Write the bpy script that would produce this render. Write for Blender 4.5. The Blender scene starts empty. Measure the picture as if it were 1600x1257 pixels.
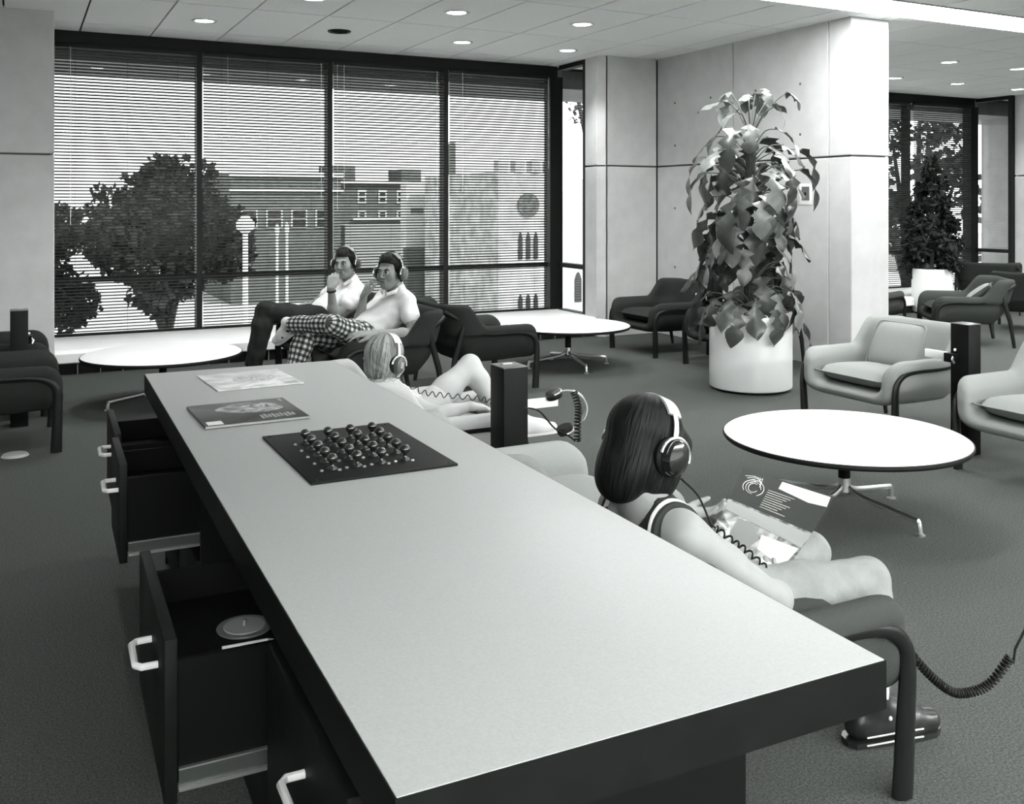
import bpy, bmesh, math, random
import numpy as np
from mathutils import Vector, Matrix, Euler
random.seed(7)
PI = math.pi
SC = bpy.context.scene
COL = SC.collection

# ------------------------------------------------------------------ camera
CAM_H, FPX, HOR, YAW = 1.38, 1507.0, 318.0, math.radians(27.065)
cd = bpy.data.cameras.new('camera'); cam = bpy.data.objects.new('camera', cd); COL.objects.link(cam)
cd.sensor_fit = 'HORIZONTAL'; cd.sensor_width = 36.0
cd.lens = 36.0 * FPX / 1600.0
cd.shift_x = 0.0
cd.shift_y = -(628.5 - HOR) / 1600.0
cd.clip_start = 0.05; cd.clip_end = 600
cam.location = (0, 0, CAM_H)
cam.rotation_euler = (PI / 2, 0, -YAW)
SC.camera = cam

# ------------------------------------------------------------------ world, sun, exposure
SC.view_settings.view_transform = 'Standard'
SC.view_settings.look = 'None'
SC.view_settings.gamma = 1.0
SC.view_settings.use_curve_mapping = False
SC.view_settings.exposure = 0.62
w = bpy.data.worlds.new('sky'); SC.world = w; w.use_nodes = True
nt = w.node_tree; nt.nodes.clear()
wo = nt.nodes.new('ShaderNodeOutputWorld'); wb = nt.nodes.new('ShaderNodeBackground')
tc = nt.nodes.new('ShaderNodeTexCoord'); sp = nt.nodes.new('ShaderNodeSeparateXYZ')
rp = nt.nodes.new('ShaderNodeValToRGB')
nt.links.new(tc.outputs['Generated'], sp.inputs[0]); nt.links.new(sp.outputs['Z'], rp.inputs[0])
rp.color_ramp.elements[0].position = 0.0; rp.color_ramp.elements[0].color = (1.0, 1.0, 1.0, 1)
rp.color_ramp.elements[1].position = 0.35; rp.color_ramp.elements[1].color = (0.50, 0.52, 0.51, 1)
nt.links.new(rp.outputs[0], wb.inputs[0]); wb.inputs[1].default_value = 2.4
nt.links.new(wb.outputs[0], wo.inputs[0])
sd = bpy.data.lights.new('sun', 'SUN'); sd.energy = 4.5; sd.angle = math.radians(3)
sun = bpy.data.objects.new('sun', sd); COL.objects.link(sun)
sun.rotation_euler = (math.radians(48), 0, math.radians(28))      # high sun behind the building, lighting what faces the windows

# ------------------------------------------------------------------ helpers
def tint(v):
    k = min(1.0, max(0.0, v / 0.5)) ** 0.5                 # the print's slight green cast, strongest in the darker greys
    return (v * (0.86 + 0.125 * k), v, v * (0.90 + 0.09 * k), 1.0)

MATS = {}
def M(name, v, rough=0.6, spec=0.4, metal=0.0, var=0.0, vscale=40.0, bump=0.0, bscale=200.0, coat=0.0, detail=4.0):
    if name in MATS: return MATS[name]
    m = bpy.data.materials.new(name); m.use_nodes = True
    n = m.node_tree; b = n.nodes['Principled BSDF']
    b.inputs['Base Color'].default_value = tint(v)
    b.inputs['Roughness'].default_value = rough
    b.inputs['Metallic'].default_value = metal
    b.inputs['Specular IOR Level'].default_value = spec
    b.inputs['Coat Weight'].default_value = coat
    tcn = None
    if var > 0 or bump > 0:
        tcn = n.nodes.new('ShaderNodeTexCoord')
    if var > 0:
        t = n.nodes.new('ShaderNodeTexNoise'); t.inputs['Scale'].default_value = vscale; t.inputs['Detail'].default_value = detail
        r = n.nodes.new('ShaderNodeValToRGB')
        r.color_ramp.elements[0].position = 0.3; r.color_ramp.elements[1].position = 0.7
        r.color_ramp.elements[0].color = tint(v * (1 - var)); r.color_ramp.elements[1].color = tint(min(.95, v * (1 + var)))
        n.links.new(tcn.outputs['Object'], t.inputs['Vector']); n.links.new(t.outputs['Fac'], r.inputs[0])
        n.links.new(r.outputs[0], b.inputs['Base Color'])
    if bump > 0:
        t2 = n.nodes.new('ShaderNodeTexNoise'); t2.inputs['Scale'].default_value = bscale; t2.inputs['Detail'].default_value = 3.0
        bp = n.nodes.new('ShaderNodeBump'); bp.inputs['Strength'].default_value = bump; bp.inputs['Distance'].default_value = 0.01
        n.links.new(tcn.outputs['Object'], t2.inputs['Vector']); n.links.new(t2.outputs['Fac'], bp.inputs['Height'])
        n.links.new(bp.outputs[0], b.inputs['Normal'])
    MATS[name] = m
    return m

def emit(name, v, strength):
    if name in MATS: return MATS[name]
    m = bpy.data.materials.new(name); m.use_nodes = True
    b = m.node_tree.nodes['Principled BSDF']
    b.inputs['Base Color'].default_value = tint(v)
    b.inputs['Emission Color'].default_value = (1, 1, 1, 1)
    b.inputs['Emission Strength'].default_value = strength
    MATS[name] = m
    return m

def glass_mat(name, t=0.9):
    if name in MATS: return MATS[name]
    m = bpy.data.materials.new(name); m.use_nodes = True
    n = m.node_tree; n.nodes.clear()
    o = n.nodes.new('ShaderNodeOutputMaterial'); mx = n.nodes.new('ShaderNodeMixShader')
    tr = n.nodes.new('ShaderNodeBsdfTransparent'); tr.inputs[0].default_value = (t, t, t, 1)
    gl = n.nodes.new('ShaderNodeBsdfGlossy'); gl.inputs['Roughness'].default_value = 0.02
    lw = n.nodes.new('ShaderNodeLayerWeight'); pw = n.nodes.new('ShaderNodeMath'); pw.operation = 'POWER'; pw.inputs[1].default_value = 5.0
    ma = n.nodes.new('ShaderNodeMath'); ma.operation = 'MULTIPLY_ADD'; ma.inputs[1].default_value = 0.8; ma.inputs[2].default_value = 0.025
    n.links.new(lw.outputs['Facing'], pw.inputs[0]); n.links.new(pw.outputs[0], ma.inputs[0])
    n.links.new(ma.outputs[0], mx.inputs[0]); n.links.new(tr.outputs[0], mx.inputs[1]); n.links.new(gl.outputs[0], mx.inputs[2])
    n.links.new(mx.outputs[0], o.inputs[0])
    MATS[name] = m
    return m

def tag(o, label=None, cat=None, group=None, kind=None):
    if label: o['label'] = label
    if cat: o['category'] = cat
    if group: o['group'] = group
    if kind: o['kind'] = kind
    return o

def empty(name, loc=(0, 0, 0), rz=0.0, label=None, cat=None, group=None, kind=None):
    o = bpy.data.objects.new(name, None); COL.objects.link(o)
    o.location = loc; o.rotation_euler = (0, 0, rz); o.empty_display_size = 0.1
    return tag(o, label, cat, group, kind)

def link(name, me, mat=None, parent=None, loc=None, rot=None, smooth=False):
    o = bpy.data.objects.new(name, me); COL.objects.link(o)
    if mat and not me.materials: me.materials.append(mat)
    if smooth:
        me.polygons.foreach_set('use_smooth', [True] * len(me.polygons))
    if parent: o.parent = parent
    if loc is not None: o.location = loc
    if rot is not None: o.rotation_euler = rot
    return o

def auto_smooth(me, deg=35):
    me.polygons.foreach_set('use_smooth', [True] * len(me.polygons))
    try: me.set_sharp_from_angle(angle=math.radians(deg))
    except Exception: pass

class MB:
    def __init__(s): s.bm = bmesh.new()
    def box(s, x0, x1, y0, y1, z0, z1, bev=0.0, seg=2):
        r = bmesh.ops.create_cube(s.bm, size=1.0)
        vs = r['verts']
        for v in vs:
            v.co = Vector((x0 + (v.co.x + .5) * (x1 - x0), y0 + (v.co.y + .5) * (y1 - y0), z0 + (v.co.z + .5) * (z1 - z0)))
        if bev > 0:
            es = list({e for v in vs for e in v.link_edges})
            bmesh.ops.bevel(s.bm, geom=es, offset=bev, segments=seg, profile=0.5, affect='EDGES')
        return s
    def obox(s, c, size, mat, bev=0.0):
        r = bmesh.ops.create_cube(s.bm, size=1.0)
        vs = r['verts']
        for v in vs: v.co = Vector((v.co.x * size[0], v.co.y * size[1], v.co.z * size[2]))
        if bev > 0:
            n0 = set(s.bm.verts) - set(vs)
            es = list({e for v in vs for e in v.link_edges})
            bmesh.ops.bevel(s.bm, geom=es, offset=bev, segments=2, profile=0.5, affect='EDGES')
            vs = [v for v in s.bm.verts if v not in n0]
        for v in vs: v.co = mat @ v.co + Vector(c)
        return s
    def tube(s, pts, r, seg=10, closed=False, flat=1.0, up=(0, 0, 1), caps=True):
        pts = [Vector(p) for p in pts]; n = len(pts)
        rr = list(r) if hasattr(r, '__len__') else [r] * n
        T = []
        for i in range(n):
            if closed: t = pts[(i + 1) % n] - pts[i - 1]
            else: t = pts[min(i + 1, n - 1)] - pts[max(i - 1, 0)]
            T.append(t.normalized() if t.length > 1e-9 else Vector((0, 0, 1)))
        nrm = Vector(up)
        if abs(nrm.dot(T[0])) > 0.95: nrm = Vector((1, 0, 0))
        nrm = (nrm - T[0] * nrm.dot(T[0])).normalized()
        rings = []
        for i in range(n):
            if i:
                q = T[i - 1].rotation_difference(T[i]); nrm = q @ nrm
                nrm = (nrm - T[i] * nrm.dot(T[i])).normalized()
            b = T[i].cross(nrm)
            rings.append([s.bm.verts.new(pts[i] + nrm * (math.cos(a) * rr[i]) + b * (math.sin(a) * rr[i] * flat))
                          for a in [2 * PI * k / seg for k in range(seg)]])
        for i in range(n if closed else n - 1):
            A, B = rings[i], rings[(i + 1) % n]
            for k in range(seg):
                s.bm.faces.new((A[k], A[(k + 1) % seg], B[(k + 1) % seg], B[k]))
        if caps and not closed:
            s.bm.faces.new(list(reversed(rings[0]))); s.bm.faces.new(rings[-1])
        return s
    def lathe(s, prof, c=(0, 0, 0), seg=32, M4=None):
        rings = []
        for (r, z) in prof:
            if r < 1e-6: rings.append([s.bm.verts.new((0, 0, z))])
            else: rings.append([s.bm.verts.new((r * math.cos(2 * PI * k / seg), r * math.sin(2 * PI * k / seg), z)) for k in range(seg)])
        for A, B in zip(rings[:-1], rings[1:]):
            for k in range(seg):
                a0, a1 = A[k % len(A)], A[(k + 1) % len(A)]; b0, b1 = B[k % len(B)], B[(k + 1) % len(B)]
                f = []
                for v in (a0, a1, b1, b0):
                    if v not in f: f.append(v)
                if len(f) > 2:
                    try: s.bm.faces.new(f)
                    except ValueError: pass
        if len(rings[0]) > 1: s.bm.faces.new(list(reversed(rings[0])))
        if len(rings[-1]) > 1: s.bm.faces.new(rings[-1])
        T = M4 if M4 is not None else Matrix.Translation(Vector(c))
        for R in rings:
            for v in R: v.co = T @ v.co
        return s
    def sphere(s, c, r, u=14, v=8, scale=(1, 1, 1)):
        m = Matrix.Translation(Vector(c)) @ Matrix.Diagonal((scale[0], scale[1], scale[2], 1))
        bmesh.ops.create_uvsphere(s.bm, u_segments=u, v_segments=v, radius=r, matrix=m); return s
    def poly(s, pts, th=0.0, d=(0, 0, 1)):
        vs = [s.bm.verts.new(p) for p in pts]; f = s.bm.faces.new(vs)
        if th:
            r = bmesh.ops.extrude_face_region(s.bm, geom=[f])
            bmesh.ops.translate(s.bm, verts=[g for g in r['geom'] if isinstance(g, bmesh.types.BMVert)], vec=Vector(d) * th)
        return s
    def mesh(s, name, smooth=None):
        bmesh.ops.recalc_face_normals(s.bm, faces=s.bm.faces[:])
        me = bpy.data.meshes.new(name); s.bm.to_mesh(me); s.bm.free()
        if smooth: auto_smooth(me, smooth)
        return me
    def build(s, name, mat, parent=None, loc=None, rot=None, smooth=35):
        return link(name, s.mesh(name, smooth), mat, parent, loc, rot)

def bez(pts, n=8):
    """Catmull-Rom through points"""
    P = [Vector(p) for p in pts]; out = []
    for i in range(len(P) - 1):
        p0 = P[max(i - 1, 0)]; p1 = P[i]; p2 = P[i + 1]; p3 = P[min(i + 2, len(P) - 1)]
        for k in range(n):
            t = k / n
            out.append(0.5 * ((2 * p1) + (p2 - p0) * t + (2 * p0 - 5 * p1 + 4 * p2 - p3) * t * t + (3 * p1 - p0 - 3 * p2 + p3) * t ** 3))
    out.append(P[-1]); return out

def copy_tree(o, parent=None):
    c = o.copy(); COL.objects.link(c); c.parent = parent
    for ch in list(o.children): copy_tree(ch, c)
    return c

# -------------------------- implicit surfaces (smooth blends meshed by surface nets)
class Field:
    def __init__(s, lo, hi, h):
        s.lo = np.array(lo, float); s.h = h
        s.n = np.ceil((np.array(hi, float) - s.lo) / h).astype(int) + 1
        s.f = np.full(s.n, 0.25, np.float32)
        s.ax = [s.lo[i] + np.arange(s.n[i]) * h for i in range(3)]
    def win(s, lo, hi):
        a = np.clip(np.floor((np.array(lo) - s.lo) / s.h).astype(int), 0, s.n)
        b = np.clip(np.ceil((np.array(hi) - s.lo) / s.h).astype(int) + 1, 0, s.n)
        sl = tuple(slice(a[i], b[i]) for i in range(3))
        X, Y, Z = np.meshgrid(s.ax[0][sl[0]], s.ax[1][sl[1]], s.ax[2][sl[2]], indexing='ij')
        return sl, X, Y, Z
    def comb(s, sl, d, k, op):
        f = s.f[sl]
        if f.size == 0: return
        if op == 'sub': f, d = -f, d
        if op == 'int': f, d = -f, -d
        if k > 0:
            hh = np.clip(0.5 + 0.5 * (f - d) / k, 0, 1)
            r = f * (1 - hh) + d * hh - k * hh * (1 - hh)
        else: r = np.minimum(f, d)
        s.f[sl] = -r if op in ('sub', 'int') else r
    def cone(s, a, b, ra, rb, k=0.02, op='add'):
        a = np.array(a, float); b = np.array(b, float); m = max(ra, rb) + k + 3 * s.h
        sl, X, Y, Z = s.win(np.minimum(a, b) - m, np.maximum(a, b) + m)
        ab = b - a; L2 = max(float(ab @ ab), 1e-12)
        t = np.clip(((X - a[0]) * ab[0] + (Y - a[1]) * ab[1] + (Z - a[2]) * ab[2]) / L2, 0, 1)
        d = np.sqrt((X - a[0] - t * ab[0]) ** 2 + (Y - a[1] - t * ab[1]) ** 2 + (Z - a[2] - t * ab[2]) ** 2) - (ra + (rb - ra) * t)
        s.comb(sl, d, k, op); return s
    def chain(s, pts, rr, k=0.02):
        for i in range(len(pts) - 1): s.cone(pts[i], pts[i + 1], rr[i], rr[i + 1], k)
        return s
    def ell(s, c, r, R=None, k=0.02, op='add'):
        c = np.array(c, float); r = np.array(r, float); m = r.max() + k + 3 * s.h
        sl, X, Y, Z = s.win(c - m, c + m)
        x, y, z = X - c[0], Y - c[1], Z - c[2]
        if R is not None:
            R = np.array(R); x, y, z = (R[0][0] * x + R[1][0] * y + R[2][0] * z, R[0][1] * x + R[1][1] * y + R[2][1] * z, R[0][2] * x + R[1][2] * y + R[2][2] * z)
        k0 = np.sqrt((x / r[0]) ** 2 + (y / r[1]) ** 2 + (z / r[2]) ** 2)
        k1 = np.sqrt((x / r[0] ** 2) ** 2 + (y / r[1] ** 2) ** 2 + (z / r[2] ** 2) ** 2)
        d = np.where(k1 > 1e-9, k0 * (k0 - 1) / np.maximum(k1, 1e-9), -r.min())
        s.comb(sl, d, k, op); return s
    def func(s, fn, k=0.0, op='add'):
        sl, X, Y, Z = s.win(s.lo, s.lo + s.n * s.h)
        s.comb(sl, fn(X, Y, Z).astype(np.float32), k, op); return s
    def mesh(s, name):
        f = s.f; f = np.pad(f, 1, constant_values=0.25); lo = s.lo - s.h
        ins = f < 0; nx, ny, nz = f.shape
        cs = tuple(d - 1 for d in f.shape)
        acc = np.zeros(cs + (3,), np.float32); cnt = np.zeros(cs, np.float32)
        def sub(dx, dy, dz): return (slice(dx, dx + cs[0]), slice(dy, dy + cs[1]), slice(dz, dz + cs[2]))
        cor = [(i, j, k) for i in (0, 1) for j in (0, 1) for k in (0, 1)]
        for a in cor:
            for ax in range(3):
                if a[ax]: continue
                b = list(a); b[ax] = 1
                fa, fb = f[sub(*a)], f[sub(*b)]
                msk = (fa < 0) != (fb < 0)
                if not msk.any(): continue
                t = np.where(msk, fa / np.where(msk, fa - fb, 1), 0)
                for q in range(3):
                    base = a[q] + (t if q == ax else 0)
                    acc[..., q] += np.where(msk, base, 0)
                cnt += msk
        act = cnt > 0
        idx = np.full(cs, -1, np.int64); ii = np.argwhere(act); idx[act] = np.arange(len(ii))
        V = (ii + acc[act] / cnt[act][:, None]) * s.h + lo
        faces = []
        for ax in range(3):
            o1, o2 = [(1, 2), (2, 0), (0, 1)][ax]
            a = [slice(None)] * 3; b = [slice(None)] * 3
            a[ax] = slice(0, -1); b[ax] = slice(1, None)
            A, B = ins[tuple(a)], ins[tuple(b)]
            e = np.argwhere(A != B)
            e = e[(e[:, o1] > 0) & (e[:, o2] > 0) & (e[:, o1] < f.shape[o1] - 1) & (e[:, o2] < f.shape[o2] - 1)]
            if not len(e): continue
            fl = A[tuple(e.T)]
            def g(d1, d2):
                q = e.copy(); q[:, o1] -= d1; q[:, o2] -= d2; return idx[tuple(q.T)]
            q = np.stack([g(1, 1), g(0, 1), g(0, 0), g(1, 0)], 1)
            q[~fl] = q[~fl][:, ::-1]
            faces.append(q)
        F = np.concatenate(faces); F = F[(F >= 0).all(1)]
        me = bpy.data.meshes.new(name)
        me.vertices.add(len(V)); me.vertices.foreach_set('co', V.astype(np.float32).ravel())
        me.loops.add(F.size); me.loops.foreach_set('vertex_index', F.astype(np.int32).ravel())
        me.polygons.add(len(F)); me.polygons.foreach_set('loop_start', np.arange(0, F.size, 4, dtype=np.int32))
        me.polygons.foreach_set('use_smooth', np.ones(len(F), bool))
        me.update(calc_edges=True); me.validate()
        return me
    def build(s, name, mat, parent=None, loc=None, rot=None):
        return link(name, s.mesh(name), mat, parent, loc, rot)

def smax(a, b, k):
    h = np.clip(0.5 - 0.5 * (b - a) / k, 0, 1)
    return a * h + b * (1 - h) + k * h * (1 - h)
def sstep(a, b, x):
    t = np.clip((x - a) / (b - a), 0, 1); return t * t * (3 - 2 * t)
def rbox2(x, y, a, b, r):
    qx, qy = np.abs(x) - (a - r), np.abs(y) - (b - r)
    return np.sqrt(np.maximum(qx, 0) ** 2 + np.maximum(qy, 0) ** 2) + np.minimum(np.maximum(qx, qy), 0) - r

# ------------------------------------------------------------------ materials
CARPET = M('carpet', 0.092, 0.95, 0.1, var=0.45, vscale=160, bump=0.9, bscale=260, detail=6)
CONCRETE = M('concrete', 0.54, 0.85, 0.2, var=0.06, vscale=6, bump=0.12, bscale=120)
JOINT = M('joint_shadow_gap', 0.12, 0.9, 0.1)
TILE = M('ceiling_tile', 0.86, 0.9, 0.2, var=0.05, vscale=60, bump=0.15, bscale=240)
PLENUM = M('plenum', 0.02, 0.9, 0.1)
FRAME = M('window_frame_black', 0.010, 0.5, 0.2)
SLAT = M('blind_slat', 0.045, 0.45, 0.4)
CORD = M('white_cord', 0.8, 0.7, 0.3)
WHITEP = M('white_paint', 0.85, 0.5, 0.4, var=0.03, vscale=5)
KICK = M('kick_black', 0.012, 0.7, 0.2)
ALU = M('aluminium', 0.55, 0.35, 0.5, metal=0.9)
CHROME = M('chrome', 0.85, 0.3, 0.5, metal=1.0)
LAMTOP = M('desk_laminate', 0.325, 0.42, 0.4, var=0.05, vscale=220, bump=0.03, bscale=500)
DARKWOOD = M('dark_wood', 0.008, 0.5, 0.08, var=0.18, vscale=18)
BLACK = M('black_lacquer', 0.005, 0.5, 0.12)
BLACKIN = M('drawer_inside', 0.004, 0.7, 0.08)
WHITETOP = M('white_laminate', 0.9, 0.3, 0.45)
RUBBER = M('black_rubber', 0.008, 0.55, 0.2)
FAB_L = M('fabric_light', 0.27, 0.9, 0.15, var=0.08, vscale=300, bump=0.35, bscale=600)
FAB_W = M('fabric_offwhite', 0.42, 0.9, 0.15, var=0.06, vscale=300, bump=0.35, bscale=600)
FAB_M = M('fabric_mid', 0.050, 0.9, 0.15, var=0.12, vscale=300, bump=0.35, bscale=600)
FAB_D = M('fabric_dark', 0.024, 0.9, 0.15, var=0.15, vscale=300, bump=0.35, bscale=600)
LEGWOOD = M('leg_wood', 0.008, 0.4, 0.25)
LIGHTON = emit('downlight_glow', 0.9, 10.0)
GLASS = glass_mat('window_glass', 0.9)
# ------------------------------------------------------------------ the room shell
H = 2.91
tag(MB().box(-8, 17, -6, 9.5, -0.2, 0).build('floor', CARPET), 'grey looped carpet covering the whole lounge floor', kind='structure')
# ceiling: dark plenum slab with separate lay-in tiles below it
ceil = tag(MB().box(-8, 17, -6, 9.75, H + 0.02, H + 0.4).build('ceiling', PLENUM), 'suspended tile ceiling with recessed lights', kind='structure')
XL = [0.48 + 0.588 * k for k in range(-4, 24)]
YL = [9.46, 8.93, 7.69, 6.45, 5.60]
STRIP = (5.16, 5.58)
YL2 = [5.14, 3.97, 2.73, 1.49, 0.25]
tile_cache = {}
def tile(x0, x1, y0, y1):
    k = (round(x1 - x0, 3), round(y1 - y0, 3))
    g = 0.0075
    if k not in tile_cache:
        tile_cache[k] = MB().box(-k[0] / 2 + g, k[0] / 2 - g, -k[1] / 2 + g, k[1] / 2 - g, 0, 0.018).mesh('ceiling_tile', 30)
        tile_cache[k].materials.append(TILE)
    link('ceiling_tile', tile_cache[k], None, ceil, ((x0 + x1) / 2, (y0 + y1) / 2, H))
for ys in (YL, YL2):
    for a, b in zip(ys[1:], ys[:-1]):
        for x0, x1 in zip(XL[:-1], XL[1:]): tile(x0, x1, a, b)
# plain board ceiling over the rest of the hall
MB().box(-8, 17, -6, 0.24, H, H + 0.02).box(-8, XL[0] - .01, 0.24, 9.5, H, H + 0.02).box(XL[-1] + .01, 17, 0.24, 9.5, H, H + 0.02).build('ceiling_board', TILE, ceil)

# long luminous strips recessed in the ceiling, running along the room
def strip(y0, y1, x0, x1, lab, glow, drop=0.0):
    t = empty('ceiling_light_strip', ((x0 + x1) / 2, (y0 + y1) / 2, H - drop), 0, lab, 'ceiling light')
    lx, ly = (x1 - x0) / 2, (y1 - y0) / 2
    MB().box(-lx, lx, -ly - .012, -ly, -.006, .02).box(-lx, lx, ly, ly + .012, -.006, .02).build('trim', ALU, t)
    n = max(1, round((x1 - x0) / 1.2)); w_ = (x1 - x0) / n
    me = MB().box(-w_ / 2 + .003, w_ / 2 - .003, -ly, ly, .004, .012).mesh('diffuser'); me.materials.append(emit('luminous_diffuser_%d' % glow, .9, glow))
    for i in range(n): link('diffuser', me, None, t, (-lx + w_ * (i + .5), 0, 0))
    return t
strip(STRIP[0], STRIP[1], 3.4, 15.4, 'long glowing ceiling light strip above the bright column', 22)
strip(0.75, 1.3, 1.6, 14.8, 'added unseen ceiling light strip over the near end of the lounge', 6, .03)  # unseen strip added to brighten the desk and the near floor
strip(-3.4, -2.9, -3.4, 13.4, 'added unseen ceiling light strip behind the photographer', 78, .03)  # unseen strip added as main fill for faces turned to the camera

# recessed round downlights
def downlight(x, y, lab, on=True, power=60):
    t = empty('downlight', (x, y, H), 0, lab, 'ceiling light', 'recessed round ceiling lights')
    MB().lathe([(0.075, 0.004), (0.075, -0.004), (0.098, -0.010), (0.104, 0.0), (0.104, 0.004)], seg=28).build('trim_ring', BLACK if not on else ALU, t)
    MB().lathe([(0.0, 0.0), (0.076, 0.0), (0.076, 0.003), (0, 0.003)], seg=28).build('lens', LIGHTON if on else BLACK, t)
    if on:
        ld = bpy.data.lights.new('downlight_lamp', 'SPOT'); ld.energy = power; ld.spot_size = math.radians(105); ld.spot_blend = 0.8; ld.shadow_soft_size = 0.07
        lo = bpy.data.objects.new('downlight_lamp', ld); COL.objects.link(lo); lo.parent = t; lo.location = (0, 0, -0.03)
for x, y, lab, on in [
    (1.38, 8.36, 'round downlight in ceiling above the left window pane', True),
    (1.95, 7.08, 'round downlight cut by the top edge of the photo', True),
    (2.53, 8.32, 'unlit dark round ceiling opening above the window', False),
    (3.12, 7.08, 'round downlight at top centre, right of the dark opening', True),
    (3.74, 8.36, 'round downlight next to the window, right of the dark opening', True),
    (4.28, 7.06, 'round downlight right above the middle white table', True),
    (4.88, 8.33, 'round downlight beside the narrow side window', True),
    (0.78, 7.08, 'round downlight out of view over the left table', True),
    (3.10, 3.60, 'added unseen round downlight above the right white table', True),  # this and the next two are unseen, added to light planter and tables
    (4.35, 4.10, 'added unseen round downlight above the light chairs', True),
    (1.95, 3.60, 'added unseen round downlight above the desk chairs', True),
    (0.15, 4.90, 'added unseen round downlight left of the desk', True),  # unseen, added to brighten the floor on the left
    (9.51, 8.35, 'round downlight in far bay half hidden by the bright column', True),
    (8.96, 7.14, 'upper left round downlight in the far bay', True),
    (10.67, 8.38, 'round downlight in far bay above the dark tree', True),
    (10.11, 7.15, 'round downlight in far bay at the right photo edge, higher one', True),
    (11.9, 8.42, 'round downlight in far bay at the right photo edge, lower one', True)]:
    downlight(x, y, lab, on)

# ---- window walls -------------------------------------------------------------------
def slat_mesh(L, wd=0.0265):
    prof = []
    for i in range(5):
        u = -1 + 0.5 * i
        prof.append((u * wd / 2, 0.0018 * (1 - u * u)))
    bm = bmesh.new(); rows = []
    for sx in (-L / 2, L / 2): rows.append([bm.verts.new((sx, y, z)) for y, z in prof])
    for i in range(4): bm.faces.new((rows[0][i], rows[1][i], rows[1][i + 1], rows[0][i + 1]))
    me = bpy.data.meshes.new('slat'); bm.to_mesh(me); bm.free(); me.materials.append(SLAT)
    return me
TILT = math.radians(30)
def blind(x0, x1, y, z0, z1, lab, cords, joined=False):
    t = empty('venetian_blind', ((x0 + x1) / 2, y, z0), 0, lab, 'blind', 'venetian blinds on the windows')
    L = x1 - x0; me = slat_mesh(L); P_ = 0.0284
    n = int((z1 - z0 - 0.05) / P_)
    if joined:
        bm = bmesh.new()
        for i in range(n):
            b0 = len(bm.verts); bm.from_mesh(me); bm.verts.ensure_lookup_table()
            R = Matrix.Translation((0, 0, 0.03 + i * P_)) @ Matrix.Rotation(-TILT, 4, 'X')
            for v in bm.verts[b0:]: v.co = R @ v.co
        m2 = bpy.data.meshes.new('slats'); bm.to_mesh(m2); bm.free(); m2.materials.append(SLAT)
        tag(link('slats', m2, None, t), kind='stuff')
    else:
        for i in range(n): link('slat', me, None, t, (0, 0, 0.03 + i * P_), (-TILT, 0, 0))
    MB().box(-L / 2, L / 2, -.018, .018, z1 - z0 - .045, z1 - z0, .004).build('head_rail', FRAME, t)
    MB().box(-L / 2, L / 2, -.013, .013, .0, .016, .003).build('bottom_rail', FRAME, t)
    for k in range(3):
        u = -L / 2 + L * (0.14 + 0.36 * k)
        MB().tube([(u, -.014, .01), (u, -.014, z1 - z0 - .04)], .0010, 5).build('ladder_cord', FRAME, t)
    for (u, zlow, r) in cords:
        MB().tube([(u - L / 2, -.022, z1 - z0 - .04), (u - L / 2, -.024, zlow)], r, 6).build('pull_cord', CORD, t)
    return t

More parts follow.
